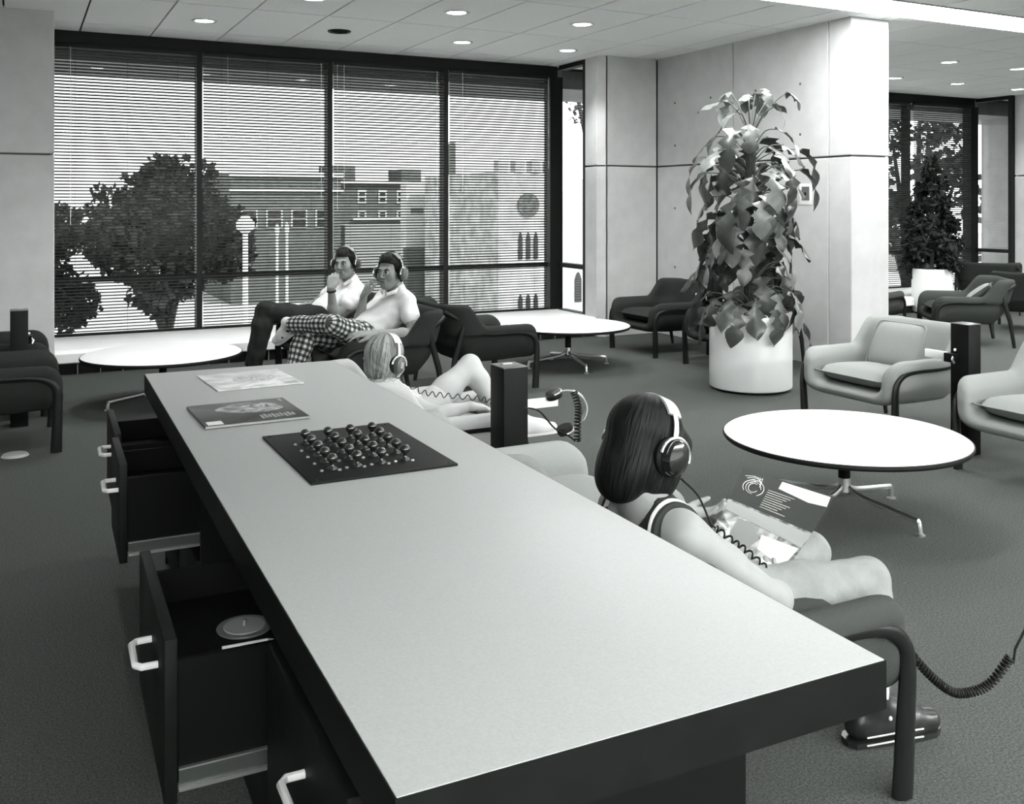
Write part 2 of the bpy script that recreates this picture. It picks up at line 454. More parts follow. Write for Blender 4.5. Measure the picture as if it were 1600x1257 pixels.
LEDGE = 0.20
def bay(n, x0, x1, yw, detail=True):
    """glazed bay with low ledge: frame and panes are one window, the ledge is trim"""
    nm = 4
    wv = tag(empty('window_%d' % n, ((x0 + x1) / 2, yw, 0)), ('wide black framed window of four tall panes' if detail else 'black framed window in the far bay'), kind='structure')
    cx = (x0 + x1) / 2
    xs = [x0 + (x1 - 0.10 - x0) * k / nm for k in range(nm + 1)]
    MB().box(x0 - cx, x1 - cx, -.03, .09, 2.79, H).build('head_frame', FRAME, wv)
    MB().box(x0 - cx, x1 - cx, -.02, .09, LEDGE - .03, LEDGE + .012).build('sill_frame', FRAME, wv)
    for k, x in enumerate(xs):
        hw = 0.026
        if k == 0: MB().box(x - cx, x + .02 - cx, -.02, .09, LEDGE, 2.79).build('mullion', FRAME, wv)
        elif k == nm: MB().box(x - cx, x1 - cx + .06, -.04, .10, LEDGE, 2.79).build('corner_post', FRAME, wv)
        else: MB().box(x - hw - cx, x + hw - cx, -.03, .09, LEDGE, 2.79).build('mullion', FRAME, wv)
    for k in range(nm):
        a, b = xs[k] + .02 - cx, xs[k + 1] - .02 - cx
        MB().box(a, b, -.025, .06, .675, .722).build('transom', FRAME, wv)
        MB().box(a, b, .035, .043, .722, 2.79).build('pane', GLASS, wv)
        MB().box(a, b, .035, .043, LEDGE, .675).build('pane', GLASS, wv)
    # ledge with sloped fascia and dark convector grille below
    yl = 8.52
    lg = tag(empty('trim_%d' % n, (cx, yl, 0)), ('low white window ledge over a dark convector' if detail else 'low white ledge under the far window'), kind='structure')
    W = (x1 - x0) / 2
    MB().box(-W, W, 0.02, yw - yl + .02, LEDGE - .04, LEDGE, .004).build('ledge_top', WHITEP, lg)
    npan = 10; pw = 2 * W / npan
    b = MB()
    prof = [(0.02, LEDGE - .002), (0.0, LEDGE - .008), (-.02, LEDGE - .03), (-.02, .10), (0.0, .09), (0.02, .09)]
    vs = [[b.bm.verts.new((sx, y, z)) for y, z in prof] for sx in (-pw / 2 + .002, pw / 2 - .002)]
    for i in range(len(prof)):
        j = (i + 1) % len(prof); b.bm.faces.new((vs[0][i], vs[1][i], vs[1][j], vs[0][j]))
    b.bm.faces.new(vs[0]); b.bm.faces.new(list(reversed(vs[1])))
    fm = b.mesh('fascia_panel', 40); fm.materials.append(WHITEP)
    for k in range(npan): link('fascia_panel', fm, None, lg, (-W + pw * (k + .5), 0, 0))
    MB().box(-W, W, .03, .06, 0, .16).build('kick_board', KICK, lg)
    dm = MB().box(-.003, .003, .0, .03, .002, .088).mesh('divider'); dm.materials.append(ALU)
    for k in range(1, 30): link('divider', dm, None, lg, (-W + k * 2 * W / 30, 0, 0))
    return xs
xs1 = bay(1, 0.25, 5.36, 9.40)
blinds_info = [('venetian blind on the leftmost window pane, in front of the big tree', [(0.13, .98, .0030)]),
               ('venetian blind on second window pane from the left', [(1.12, 1.22, .0028), (0.22, 1.9, .0018)]),
               ('venetian blind on third window pane, behind the two boys', [(0.10, 1.28, .0030), (1.10, 1.2, .0030), (0.03, 1.1, .002)]),
               ('venetian blind on the fourth pane, next to the narrow side window', [(0.14, 1.3, .0030), (1.18, 1.55, .0030)])]
for k in range(4):
    lab, cords = blinds_info[k]
    a = xs1[k] + (.022 if k == 0 else .030); b = xs1[k + 1] - (.032 if k < 3 else .045)
    blind(a, b, 9.345, LEDGE + .012, 2.80, lab, cords)
xs3 = bay(3, 7.30, 12.50, 9.55, False)
for k in range(2, 4):
    blind(xs3[k] + .03, xs3[k + 1] - .05, 9.47, LEDGE + .012, 2.80, ['venetian blind on far bay pane behind the bright column', 'venetian blind on the far bay pane behind the dark tree'][k - 2], [], True)

def side_window(n, x, y0, y1, lab):
    wv = tag(empty('window_%d' % n, (x, (y0 + y1) / 2, 0)), lab, kind='structure')
    d = (y1 - y0) / 2
    MB().box(-.03, .06, -d - .06, -d, 0, H).build('jamb', FRAME, wv)
    MB().box(-.03, .06, -d, d, H - .05, H).build('head_frame', FRAME, wv)
    MB().box(-.03, .06, -d, d, .675, .722).build('transom', FRAME, wv)
    MB().box(-.03, .06, -d, d, .0, LEDGE + .01).build('sill_frame', FRAME, wv)
    MB().box(.01, .018, -d, d, .722, H - .05).build('pane', GLASS, wv)
    MB().box(.01, .018, -d, d, LEDGE, .675).build('pane', GLASS, wv)
side_window(2, 5.37, 8.80, 9.31, 'narrow clear side window in black frame beside the blinds')
side_window(4, 12.52, 8.98, 9.50, 'narrow side window of the far bay in black frame')

# ---- concrete walls in precast panels -------------------------------------------------
ZJ = 1.77
def panel_wall(name, lab, core, panels, holes=None):
    """core box plus separate panels; panels: (x0,x1,y0,y1) footprints, each split at the horizontal joint"""
    w_ = tag(MB().box(*core).build(name, JOINT), lab, kind='structure')
    for (x0, x1, y0, y1) in panels:
        for z0, z1 in ((0, ZJ - .007), (ZJ + .007, H + .015)):
            MB().box(x0, x1, y0, y1, z0, z1, .006, 1).build('concrete_panel', CONCRETE, w_)
    return w_
g = .006
finw = panel_wall('wall_right', 'grey concrete fin wall ending in a bright column, behind the tall plant', (6.09, 6.45, 5.79, 8.50, 0, H + .01),
    [(6.05, 6.48, 5.75, 6.00), (6.05, 6.10, 6.00 + g, 7.22 - g), (6.05, 6.10, 7.22 + g, 8.44), (6.43, 6.48, 6.00 + g, 7.22 - g), (6.43, 6.48, 7.22 + g, 8.44)])
for (y, z) in [(8.13, 2.42), (7.55, 2.42), (6.9, 2.42), (6.33, 2.42), (8.13, 1.98), (6.33, 1.98), (8.13, 1.33), (8.13, .72), (7.55, .72)]:
    MB().lathe([(0, -.002), (.012, -.002), (.012, .003), (0, .003)], M4=Matrix.Translation((6.05, y, z)) @ Matrix.Rotation(PI / 2, 4, 'Y'), seg=12).build('tie_hole', JOINT, finw)
panel_wall('wall_back', 'pale concrete pier between the two glazed bays', (5.42, 7.26, 8.50, 8.72, 0, H + .01),
    [(5.40, 6.04, 8.44, 8.52), (6.49, 7.28, 8.44, 8.52), (5.33, 5.42, 8.50, 8.735)])
# chamfered corner strip of the pier beside the side window
for z0, z1 in ((0, ZJ - .007), (ZJ + .007, H + .015)):
    b = MB(); b.poly([(5.335, 8.50, z0), (5.395, 8.44, z0), (5.42, 8.44, z0), (5.42, 8.53, z0), (5.335, 8.53, z0)], z1 - z0)
    b.build('concrete_panel', CONCRETE, bpy.data.objects['wall_back'])
panel_wall('wall_left', 'pale concrete pier left of the window', (-1.40, 0.22, 8.53, 9.45, 0, H + .01), [(-1.41, 0.25, 8.50, 8.56), (0.20, 0.25, 8.565, 9.36)])
panel_wall('wall_3', 'concrete fin wall out of view on the left', (-1.84, -1.44, 5.79, 8.46, 0, H + .01), [(-1.88, -1.41, 5.75, 6.0), (-1.45, -1.41, 6.006, 8.49)])
panel_wall('wall_4', 'pale concrete pier at the far right beyond the far bay', (12.62, 17, 8.50, 8.92, 0, H + .01), [(12.55, 13.4, 8.46, 8.52), (12.55, 12.62, 8.52, 8.92), (13.41, 17, 8.46, 8.52)])
tag(MB().box(-8, 17, -6.2, -6, 0, H + .3).build('wall_5', CONCRETE), 'plain rear wall behind the camera', kind='structure')
tag(MB().box(-8.2, -8, -6.2, 9.7, 0, H + .3).build('wall_6', CONCRETE), 'plain end wall far left out of view', kind='structure')
tag(MB().box(17, 17.2, -6.2, 9.7, 0, H + .3).build('wall_7', CONCRETE), 'plain end wall far right out of view', kind='structure')
tag(MB().box(-8, -1.42, 8.52, 8.7, 0, H + .3).build('wall_8', CONCRETE), 'plain outer wall left of the left pier', kind='structure')
# small recessed switch box on the fin wall
t = empty('wall_switch', (6.05, 6.26, 1.46), 0, 'small square recessed wall plate beside the tall plant', 'wall plate')
MB().box(-.006, 0, -.075, .075, -.09, .09, .002).build('surround', WHITEP, t)
MB().box(-.008, -.004, -.045, .045, -.055, .065).build('plate', M('plate_grey', .12, .5), t)
MB().box(-.016, -.008, -.008, .008, -.01, .015).build('switch', BLACK, t)

# concrete overhang and neighbouring pier seen through the upper glass
OUTC = M('outside_concrete', 0.42, 0.9, 0.2, var=0.1, vscale=5)
ov = tag(MB().box(-8.3, 17.4, 9.76, 11.0, 2.72, 3.6).build('roof_overhang', OUTC), 'concrete roof overhang outside above the windows', kind='structure')
tag(MB().box(-8.3, 17.4, -6.4, 9.77, 3.32, 3.6).build('roof_1', OUTC), 'flat roof slab of the library', kind='structure')
tag(MB().box(13.80, 15.2, 9.62, 10.4, -5, 2.75, .01).build('outer_pier', OUTC), 'rough concrete pier outside beyond the far side window', 'pier')
tag(MB().box(-8.3, 17.4, 8.72, 9.62, -5, -.2).build('facade_1', OUTC), 'concrete facade below the windows', kind='structure')
# ------------------------------------------------------------------ lounge chairs
def chair_shell_mesh():
    F = Field((-.44, -.54, .16), (.44, .44, .74), .0125)
    def outer(x, y, z):
        lean = np.clip(z - .38, 0, 1) * 0.30
        yy = y + lean * sstep(.0, -.30, y)                       # back leans to the rear
        lo = sstep(.43, .40, z)                                   # lower tub is set in below the arm roll
        a = .375 - .030 * lo * sstep(.33, .22, y) - .06 * sstep(.36, .20, z) * sstep(.36, .15, y)
        b = .355 - .03 * sstep(.40, .22, z) * sstep(.1, -.3, y)
        d = rbox2(x, yy, a, b, .10 + .07 * sstep(.1, -.25, y))
        top = .485 + .165 * sstep(-.08, -.26, y)
        fr = np.clip(y - (.355 - .12), 0, .1199)
        top = top - .9 * (.12 - np.sqrt(.12 ** 2 - fr ** 2))
        d = smax(d, (z - top) * .85, .045)
        bot = .205 + .012 * sstep(.05, .30, y) + .10 * sstep(-.2, -.36, y)
        d = smax(d, (bot + .9 * np.maximum(0, np.abs(x) - .18) ** 2 - z), .07)
        return d
    def cavity(x, y, z):
        lean = np.clip(z - .36, 0, 1) * 0.34
        yy = y + lean * sstep(.10, -.25, y) - .30
        a = .268 + .035 * sstep(.40, .50, z)
        d = rbox2(x, yy, a, .575, .15)
        return smax(d, (.288 - z), .08)
    F.func(lambda X, Y, Z: smax(outer(X, Y, Z), -cavity(X, Y, Z), .05))
    return F.mesh('shell')
SHELL = chair_shell_mesh()

def cushion_mesh(name, w, d, t, n=14, m=12, power=4.0):
    """puffed rectangular cushion, seams at mid height"""
    b = MB(); V = {}
    for sgn in (1, -1):
        for i in range(n + 1):
            for j in range(m + 1):
                u, v = -1 + 2 * i / n, -1 + 2 * j / m
                edge = i in (0, n) or j in (0, m)
                if edge and sgn < 0: continue
                k = 1 - 0.13 * (abs(u) ** 4) * (abs(v) ** 4)
                hgt = ((1 - abs(u) ** power) * (1 - abs(v) ** power)) ** 0.55
                V[(sgn, i, j)] = b.bm.verts.new((u * w / 2 * k, v * d / 2 * k, sgn * t / 2 * hgt))
    def gv(s_, i, j): return V[(1, i, j)] if (i in (0, n) or j in (0, m)) else V[(s_, i, j)]
    for sgn in (1, -1):
        for i in range(n):
            for j in range(m):
                q = (gv(sgn, i, j), gv(sgn, i + 1, j), gv(sgn, i + 1, j + 1), gv(sgn, i, j + 1))
                b.bm.faces.new(q if sgn > 0 else q[::-1])
    return b.mesh(name, 70)
SEATC = cushion_mesh('seat_cushion', .53, .56, .12)
def piping_mesh(w, d, r=.0045):
    pts = []
    N = 12
    for (cx_, cy_, a0) in ((w / 2 - .035, d / 2 - .035, 0), (-w / 2 + .035, d / 2 - .035, PI / 2), (-w / 2 + .035, -d / 2 + .035, PI), (w / 2 - .035, -d / 2 + .035, 1.5 * PI)):
        for k in range(N): 
            a = a0 + PI / 2 * k / (N - 1); pts.append((cx_ + .037 * math.cos(a), cy_ + .037 * math.sin(a), 0))
    return MB().tube(pts, r, 6, closed=True).mesh('piping', 60)
SEATP = piping_mesh(.53, .56)
def rail_mesh(s):
    pts = bez([(s * .350, .312, .0), (s * .354, .318, .18), (s * .358, .320, .30), (s * .361, .305, .365), (s * .363, .250, .408), (s * .364, .14, .424), (s * .364, -.04, .424), (s * .364, -.13, .437), (s * .358, -.23, .497), (s * .336, -.345, .562), (s * .30, -.405, .597)], 5)
    return MB().tube(pts, [.030 - .014 * min(1, i / 22) for i in range(len(pts))], 10, flat=.6, up=(0, 1, 0)).mesh('leg_rail', 50)
def rear_leg_mesh(s):
    return MB().tube([(s * .335, -.385, 0), (s * .345, -.345, .25), (s * .352, -.27, .50)], [.016, .022, .022], 10, flat=.6, up=(0, 1, 0)).mesh('leg', 50)
RAILS = {s: rail_mesh(s) for s in (-1, 1)}
RLEGS = {s: rear_leg_mesh(s) for s in (-1, 1)}
for m_ in list(RAILS.values()) + list(RLEGS.values()): m_.materials.append(LEGWOOD)
shell_by = {}
def mesh_with(me, mat):
    k = (me.name, mat.name)
    if k not in shell_by:
        c = me.copy(); c.materials.clear(); c.materials.append(mat); shell_by[k] = c
    return shell_by[k]
def chair(x, y, face, fab, lab, group, cushion=True):
    """face = direction the sitter looks, radians from +Y counter-clockwise"""
    t = empty('lounge_chair', (x, y, 0), face, lab, 'chair', group)
    link('shell', mesh_with(SHELL, fab), None, t)
    if cushion:
        c = link('seat_cushion', mesh_with(SEATC, fab), None, t, (0, .045, .340), (math.radians(3.5), 0, 0))
        link('piping', mesh_with(SEATP, fab), None, c)
    for s in (-1, 1):
        link('front_leg_rail', RAILS[s], None, t)
        link('rear_leg', RLEGS[s], None, t)
    return t
PIL = cushion_mesh('pillow', .36, .30, .11, 12, 12, 3.0); PILP = piping_mesh(.36, .30)
def pillow(x, y, z, face, tilt, fab, lab, roll=0.0):
    o = link('pillow', mesh_with(PIL, fab), None, None, (x, y, z))
    o.rotation_euler = Euler((tilt, roll, face), 'XYZ')
    tag(o, lab, 'pillow'); link('piping', mesh_with(PILP, fab), None, o)
    return o
W_, E_, N_, S_ = PI / 2, -PI / 2, 0.0, PI          # facing -X, +X, +Y, -Y
G1, G2, G3, G4, G5 = 'chairs beside the long desk', 'chairs by the window', 'chairs at the right white table', 'chairs on the left', 'chairs in the far bay'
chair(1.635, 4.06, E_, FAB_W, 'off-white fabric lounge chair holding the blond child, beside desk', G1)
chair(1.57, 2.83, E_, FAB_L, 'empty light fabric lounge chair between the two children at desk', G1)
chair(1.518, 1.935, E_, FAB_M, 'grey lounge chair holding the child with the record sleeve', G1).scale = (1, 1, .985)
chair(2.20, 6.42, W_, FAB_D, 'dark lounge chair holding the boy in checked trousers', G2)
chair(2.20, 7.52, W_, FAB_D, 'dark lounge chair holding the boy with the wristwatch', G2)
chair(3.13, 6.70, E_, FAB_D, 'empty dark lounge chair back to back with the boys, beside middle table', G2)
chair(5.36, 7.42, W_, FAB_D, 'dark lounge chair by the concrete wall, right of middle table', G2)
chair(5.42, 6.36, W_, FAB_D, 'dark lounge chair mostly hidden behind the tall plant', G2)
chair(4.70, 4.20, W_, FAB_L, 'light fabric lounge chair with square pillow, right of the plant', G3)
chair(4.66, 3.06, W_, FAB_L, 'light lounge chair cut off by the right photo edge', G3)
pillow(4.80, 4.21, .505, W_, math.radians(-64), FAB_L, 'square piped light pillow on the light chair right of the plant')
chair(-0.13, 6.26, E_, FAB_D, 'dark lounge chair at the left photo edge, nearer one', G4)
chair(-0.16, 7.30, E_, FAB_D, 'dark lounge chair behind the black post at the left edge', G4)
chair(8.34, 6.50, math.radians(52), FAB_M, 'grey lounge chair with small pillow in the far bay', G5)
pillow(8.46, 6.41, .47, math.radians(40), math.radians(-38), FAB_L, 'small loose pillow on the grey far bay chair', .3)
chair(7.72, 7.25, math.radians(-70), FAB_M, 'lounge chair seen from its side, just right of bright column', G5)
chair(8.55, 8.30, math.radians(165), FAB_M, 'far lounge chair facing the camera beside white planter', G5)
chair(11.0, 8.2, math.radians(-50), FAB_D, 'black backed lounge chair in front of the far side window', G5)
chair(9.85, 6.80, math.radians(-60), FAB_D, 'dark lounge chair at the right photo edge in far bay', G5)

# ------------------------------------------------------------------ white round tables with star base
def round_table(x, y, lab, rot, R=.525, zt=.352):
    t = empty('round_table', (x, y, 0), rot, lab, 'table', 'white round coffee tables')
    top = MB().lathe([(0, zt - .022), (R - .01, zt - .022), (R - .002, zt - .012), (R - .002, zt - .004), (R - .008, zt), (0, zt)], seg=72).build('table_top', WHITETOP, t)
    MB().lathe([(R - .02, zt - .024), (R - .002, zt - .024), (R + .004, zt - .014), (R + .003, zt - .004), (R - .002, zt - .0015), (R - .002, zt - .02)], seg=72).build('edge_band', RUBBER, top)
    MB().lathe([(.0, .16), (.026, .16), (.026, zt - .03), (.07, zt - .024), (0, zt - .022)], seg=20).build('column', BLACK, t)
    MB().lathe([(.0, .085), (.020, .085), (.030, .10), (.027, .16), (0, .165)], seg=20).build('hub', CHROME, t)
    for k in range(4):
        a = k * PI / 2
        c, s = math.cos(a), math.sin(a)
        pts = bez([(.018 * c, .018 * s, .125), (.05 * c, .05 * s, .105), (.12 * c, .12 * s, .088), (.33 * c, .33 * s, .062), (.355 * c, .355 * s, .052), (.362 * c, .362 * s, .012)], 5)
        leg = MB().tube(pts, [.012] * (len(pts) - 6) + [.0115] * 6, 10).build('leg', CHROME, t)
        MB().lathe([(0, 0), (.022, 0), (.022, .005), (.012, .012), (0, .012)], (.362 * c, .362 * s, 0), seg=16).build('glide', CHROME, leg)
    return t
round_table(3.27, 3.15, 'white round coffee table at right in front of the light chairs', math.radians(9))
round_table(4.14, 7.06, 'white round coffee table in the middle distance by the window', math.radians(-6))
round_table(0.88, 7.00, 'white round coffee table at left below the blinds', math.radians(10))

# ------------------------------------------------------------------ black listening posts
def post(x, y, face, lab, w_=.115, d=.10, h_=.715, bracket=1, group='black listening posts'):
    t = empty('listening_post', (x, y, 0), face, lab, 'audio post', group)
    MB().box(-w_ / 2, w_ / 2, -d / 2, d / 2, 0, h_, .003).build('body', BLACK, t)
    MB().box(-w_ / 2 - .001, w_ / 2 + .001, -d / 2 - .001, d / 2 + .001, h_, h_ + .004, .001).build('top_plate', M('post_top', .10, .3, .6), t)
    MB().lathe([(0, 0), (.009, 0), (.009, .006), (.004, .012), (0, .012)], M4=Matrix.Translation((w_ * .22, d / 2, h_ - .145)) @ Matrix.Rotation(-PI / 2, 4, 'X'), seg=12).build('jack', CHROME, t)
    MB().box(-w_ * .35, -w_ * .10, -d * .2, d * .2, h_ + .004, h_ + .008, .001).build('dial', ALU, t)
    if bracket:
        s = bracket
        MB().box(s * w_ / 2, s * (w_ / 2 + .20), d / 2 - .05, d / 2 - .035, .50, .545, .002).build('hook_bar', WHITEP, t)
        MB().box(s * (w_ / 2 - .05), s * (w_ / 2 + .03), d / 2 - .055, d / 2 + .02, .50, .55, .004).build('hook_clamp', BLACK, t)
        MB().tube([(s * (w_ / 2 - .03), d / 2 + .015, .535), (s * (w_ / 2 - .035), d / 2 + .03, .52), (s * (w_ / 2 - .04), d / 2 + .02, .50)], .007, 8).build('clip', CHROME, t)
    return t
post(4.65, 3.60, W_, 'black post between the two light chairs at right', bracket=1)
post(1.785, 3.52, E_, 'black post between the desk chairs, headphones hung on it', .125, .11, .715, bracket=0)
post(5.62, 6.96, W_, 'black post between the dark chairs behind the plant', bracket=1)
post(0.0, 6.74, E_, 'black post between the two left chairs', .115, .10, .715, bracket=-1)

# ------------------------------------------------------------------ long desk
DX0, DX1, DY0, DY1, DZ = .403, 1.145, 1.005, 3.96, .72
desk = empty('listening_desk', ((DX0 + DX1) / 2, (DY0 + DY1) / 2, 0), math.radians(-1.15), 'long pale topped desk with open dark drawers, running through the foreground', 'desk')
ox, oy = -(DX0 + DX1) / 2, -(DY0 + DY1) / 2
def dbox(nm, mat, x0, x1, y0, y1, z0, z1, bev=0.0, par=None):
    return MB().box(x0 + ox, x1 + ox, y0 + oy, y1 + oy, z0, z1, bev).build(nm, mat, par or desk)
top = dbox('desk_top', LAMTOP, DX0, DX1, DY0, DY1, DZ - .006, DZ, .0015)
dbox('edge', DARKWOOD, DX0 - .002, DX0 + .02, DY0 - .002, DY1 + .002, DZ - .072, DZ - .0015, 0, top)
dbox('edge', DARKWOOD, DX1 - .02, DX1 + .002, DY0 - .002, DY1 + .002, DZ - .072, DZ - .0015, 0, top)
dbox('edge', DARKWOOD, DX0 + .02, DX1 - .02, DY0 - .002, DY0 + .02, DZ - .072, DZ - .0015, 0, top)
dbox('edge', DARKWOOD, DX0 + .02, DX1 - .02, DY1 - .02, DY1 + .002, DZ - .072, DZ - .0015, 0, top)
dbox('underside', BLACKIN, DX0 + .02, DX1 - .02, DY0 + .02, DY1 - .02, DZ - .07, DZ - .0065, 0, top)
BX0, BX1, BY0, BY1 = .47, 1.02, 1.16, 3.90
dbox('back_panel', BLACK, BX1 - .02, BX1, BY0, BY1, .0, DZ - .072)
dbox('end_panel', BLACK, BX0, BX1 - .02, BY0, BY0 + .02, .0, DZ - .072)
dbox('end_panel', BLACK, BX0, BX1 - .02, BY1 - .02, BY1, .0, DZ - .072)
dbox('floor_panel', BLACKIN, BX0, BX1 - .02, BY0 + .02, BY1 - .02, .05, .07)
BANKS = [(3.42, 3.88), (2.98, 3.40), (2.28, 2.96), (1.74, 2.26), (1.18, 1.72)]
for k in range(len(BANKS) - 1):
    yb = (BANKS[k][0] + BANKS[k + 1][1]) / 2
    dbox('divider', BLACK, BX0, BX1 - .02, yb - .01, yb + .01, .07, DZ - .072)
def handle(par, x, yc, z, L=.115):
    pts = [(x, yc - L / 2, z), (x - .028, yc - L / 2, z), (x - .038, yc - L / 2 + .012, z), (x - .038, yc + L / 2 - .012, z), (x - .028, yc + L / 2, z), (x, yc + L / 2, z)]
    return MB().tube([(a + ox, b + oy, c) for a, b, c in pts], .0065, 10).build('handle', M('handle_white', .7, .3, .5), par)
def drawer(y0, y1, xf, z0=.325, z1=.615, slide=True, hy=.08):
    """drawer pulled out so that its front stands at x = xf"""
    fr = dbox('drawer_front', DARKWOOD, xf, xf + .022, y0, y1, z0, z1, .002)
    xb = xf + .50
    dbox('side', BLACKIN, xf + .022, xb, y0 + .012, y0 + .024, z0 + .03, z1 - .045, 0, fr)
    dbox('side', BLACKIN, xf + .022, xb, y1 - .024, y1 - .012, z0 + .03, z1 - .045, 0, fr)
    dbox('bottom', BLACKIN, xf + .022, xb, y0 + .024, y1 - .024, z0 + .165, z0 + .175, 0, fr)
    dbox('lock', CHROME, xf + .022, xf + .030, (y0 + y1) / 2 - .03, (y0 + y1) / 2 + .02, z1 - .075, z1 - .045, .002, fr)
    if slide:
        dbox('slide', ALU, xf + .025, xb, y0 + .004, y0 + .012, z0 + .055, z0 + .058, 0, fr)
        dbox('slide', M('slide_web', .08, .4, .5, metal=.5), xf + .025, xb, y0 + .008, y0 + .011, z0 + .025, z0 + .055, 0, fr)
        dbox('slide', ALU, xf + .025, xb, y0 + .002, y0 + .012, z0 + .018, z0 + .025, 0, fr)
    handle(fr, xf, (y0 + y1) / 2 - hy, (z0 + z1) / 2 + .06)
    return fr
drawer(3.44, 3.86, .262)
drawer(3.02, 3.39, .250)
drawer(1.765, 2.25, .240)
drawer(1.19, 1.68, .400, slide=False)
# closed lower drawers
for (y0, y1) in BANKS:
    if (y0, y1) == BANKS[2]: continue
    dbox('lower_panel', DARKWOOD, BX0 - .01, BX0 + .012, y0 + .008, y1 - .008, .07, .31, .002)
# open bay with rows of jack pins and a terminal plate
jp = dbox('terminal_plate', M('terminal', .10, .4, .5), BX0 + .10, BX0 + .115, 2.32, 2.93, .30, .60)
pm = MB().lathe([(0, 0), (.006, 0), (.006, .012), (.003, .022), (0, .022)], M4=Matrix.Rotation(-PI / 2, 4, 'Y'), seg=10).mesh('pin', 40); pm.materials.append(M('pin_white', .8, .3))
for r in range(3):
    for k in range(9):
        link('pin', pm, None, jp, (BX0 + .10 + ox, 2.38 + k * .062 + oy, .36 + r * .085))
# ------------------------------------------------------------------ things on the desk
SPK = M('sleeve_black', .02, .35, .5)
def jack_panel():
    cx_, cy_ = .795, 2.475
    t = empty('jack_panel', (cx_, cy_, DZ), 0, 'black square plate with twenty shiny ball knobs on desk', 'control panel')
    MB().box(-.187, .187, -.255, .255, 0, .006, .001).build('plate', M('panel_black', .007, .55, .12), t)
    for sx in (-1, 1):
        for sy in (-1, 1):
            MB().lathe([(0, 0), (.004, 0), (.003, .0015), (0, .0015)], (sx * .17, sy * .238, .006), seg=10).build('screw', RUBBER, t)
    km = MB().lathe([(0, 0), (.013, 0), (.012, .003), (.006, .006), (.005, .014), (.008, .017), (.0135, .024), (.0135, .029), (.008, .036), (0, .0385)], seg=16).mesh('knob', 60)
    km.materials.append(M('knob_black', .012, .08, .6, coat=.6))
    jm = MB().lathe([(0, 0), (.0045, 0), (.0045, .003), (.002, .004), (0, .004)], seg=8).mesh('jack_socket', 40); jm.materials.append(CHROME)
    for i in range(4):
        for j in range(5):
            x = -.10 + i * .0635 + j * -.002; y = .125 - j * .0705
            link('knob', km, None, t, (x, y, .006))
            link('jack_socket', jm, None, t, (x - .03, y - .012, .006))
            link('jack_socket', jm, None, t, (x + .012, y - .022, .006))
jack_panel()

def blob(b, cx_, cy_, rx, ry, z, n=20, wob=0.15, seed=1):
    rnd = random.Random(seed)
    ph = [rnd.uniform(0, 6) for _ in range(3)]
    pts = []
    for k in range(n):
        a = 2 * PI * k / n
        r = 1 + wob * (math.sin(2 * a + ph[0]) + .6 * math.sin(3 * a + ph[1]) + .4 * math.sin(5 * a + ph[2]))
        pts.append((cx_ + rx * r * math.cos(a), cy_ + ry * r * math.sin(a), z))
    b.poly(pts, .0002); return b
def print_mat(name, lo, hi, scale, rough=.35, dist=1.5):
    if name in MATS: return MATS[name]
    m = M(name, lo, rough, .5)
    n = m.node_tree; b = n.nodes['Principled BSDF']
    tcn = n.nodes.new('ShaderNodeTexCoord'); t = n.nodes.new('ShaderNodeTexNoise')
    t.inputs['Scale'].default_value = scale; t.inputs['Detail'].default_value = 5; t.inputs['Distortion'].default_value = dist
    r = n.nodes.new('ShaderNodeValToRGB'); r.color_ramp.elements[0].position = .38; r.color_ramp.elements[1].position = .64
    r.color_ramp.elements[0].color = tint(lo); r.color_ramp.elements[1].color = tint(hi)
    n.links.new(tcn.outputs['Object'], t.inputs['Vector']); n.links.new(t.outputs['Fac'], r.inputs[0]); n.links.new(r.outputs[0], b.inputs['Base Color'])
    return m
PRW = M('print_white', .60, .4, .4); PRG = M('print_grey', .25, .4, .4); PRM = M('print_mid', .14, .4, .4)
# pale record sleeve
t = empty('record_sleeve', (.765, 3.655, DZ), math.radians(3), 'pale record sleeve with faint drawing at far end of desk', 'record sleeve', 'record sleeves')
MB().box(-.155, .155, -.172, .172, .0005, .004, .001).build('sleeve', print_mat('sleeve_pale', .38, .66, 9), t)
b = MB(); blob(b, .02, .02, .07, .09, .0042, seed=3); b.build('print', print_mat('sleeve_pale2', .22, .55, 30, dist=3), t)
MB().box(.09, .14, -.15, -.14, .0042, .0044).box(.10, .14, -.135, -.128, .0042, .0044).build('print', PRM, t)
# dark record sleeve
t = empty('record_sleeve', (.635, 3.07, DZ), math.radians(1), 'dark record sleeve with pale oval portrait and white sticker on desk', 'record sleeve', 'record sleeves')
MB().box(-.155, .155, -.16, .16, .0005, .009, .001).build('sleeve', print_mat('sleeve_dark', .010, .04, 7), t)
b = MB(); blob(b, .02, .045, .105, .075, .0092, seed=5, wob=.08); b.build('portrait', print_mat('portrait_grey', .05, .35, 16), t)
b = MB(); blob(b, .05, .05, .055, .05, .0095, seed=8, wob=.06); b.build('portrait', print_mat('portrait_light', .10, .55, 28), t)
b = MB(); blob(b, .035, .065, .010, .006, .0098, seed=9); blob(b, .035, .035, .010, .006, .0098, seed=10); blob(b, .075, .05, .006, .014, .0098, seed=11); b.build('portrait', SPK, t)
MB().box(-.145, -.10, -.15, -.105, .0092, .0098).build('sticker', PRW, t)
b = MB()
for k in range(9): b.box(.02 + k * .012, .028 + k * .012, -.13 + (k % 3) * .006, -.08 + (k % 2) * .01, .0092, .0095)
b.box(.13, .14, .10, .145, .0092, .0095); b.build('lettering', PRG, t)
MB().box(-.155, .155, -.161, -.158, .002, .008).build('page_edge', PRG, t)
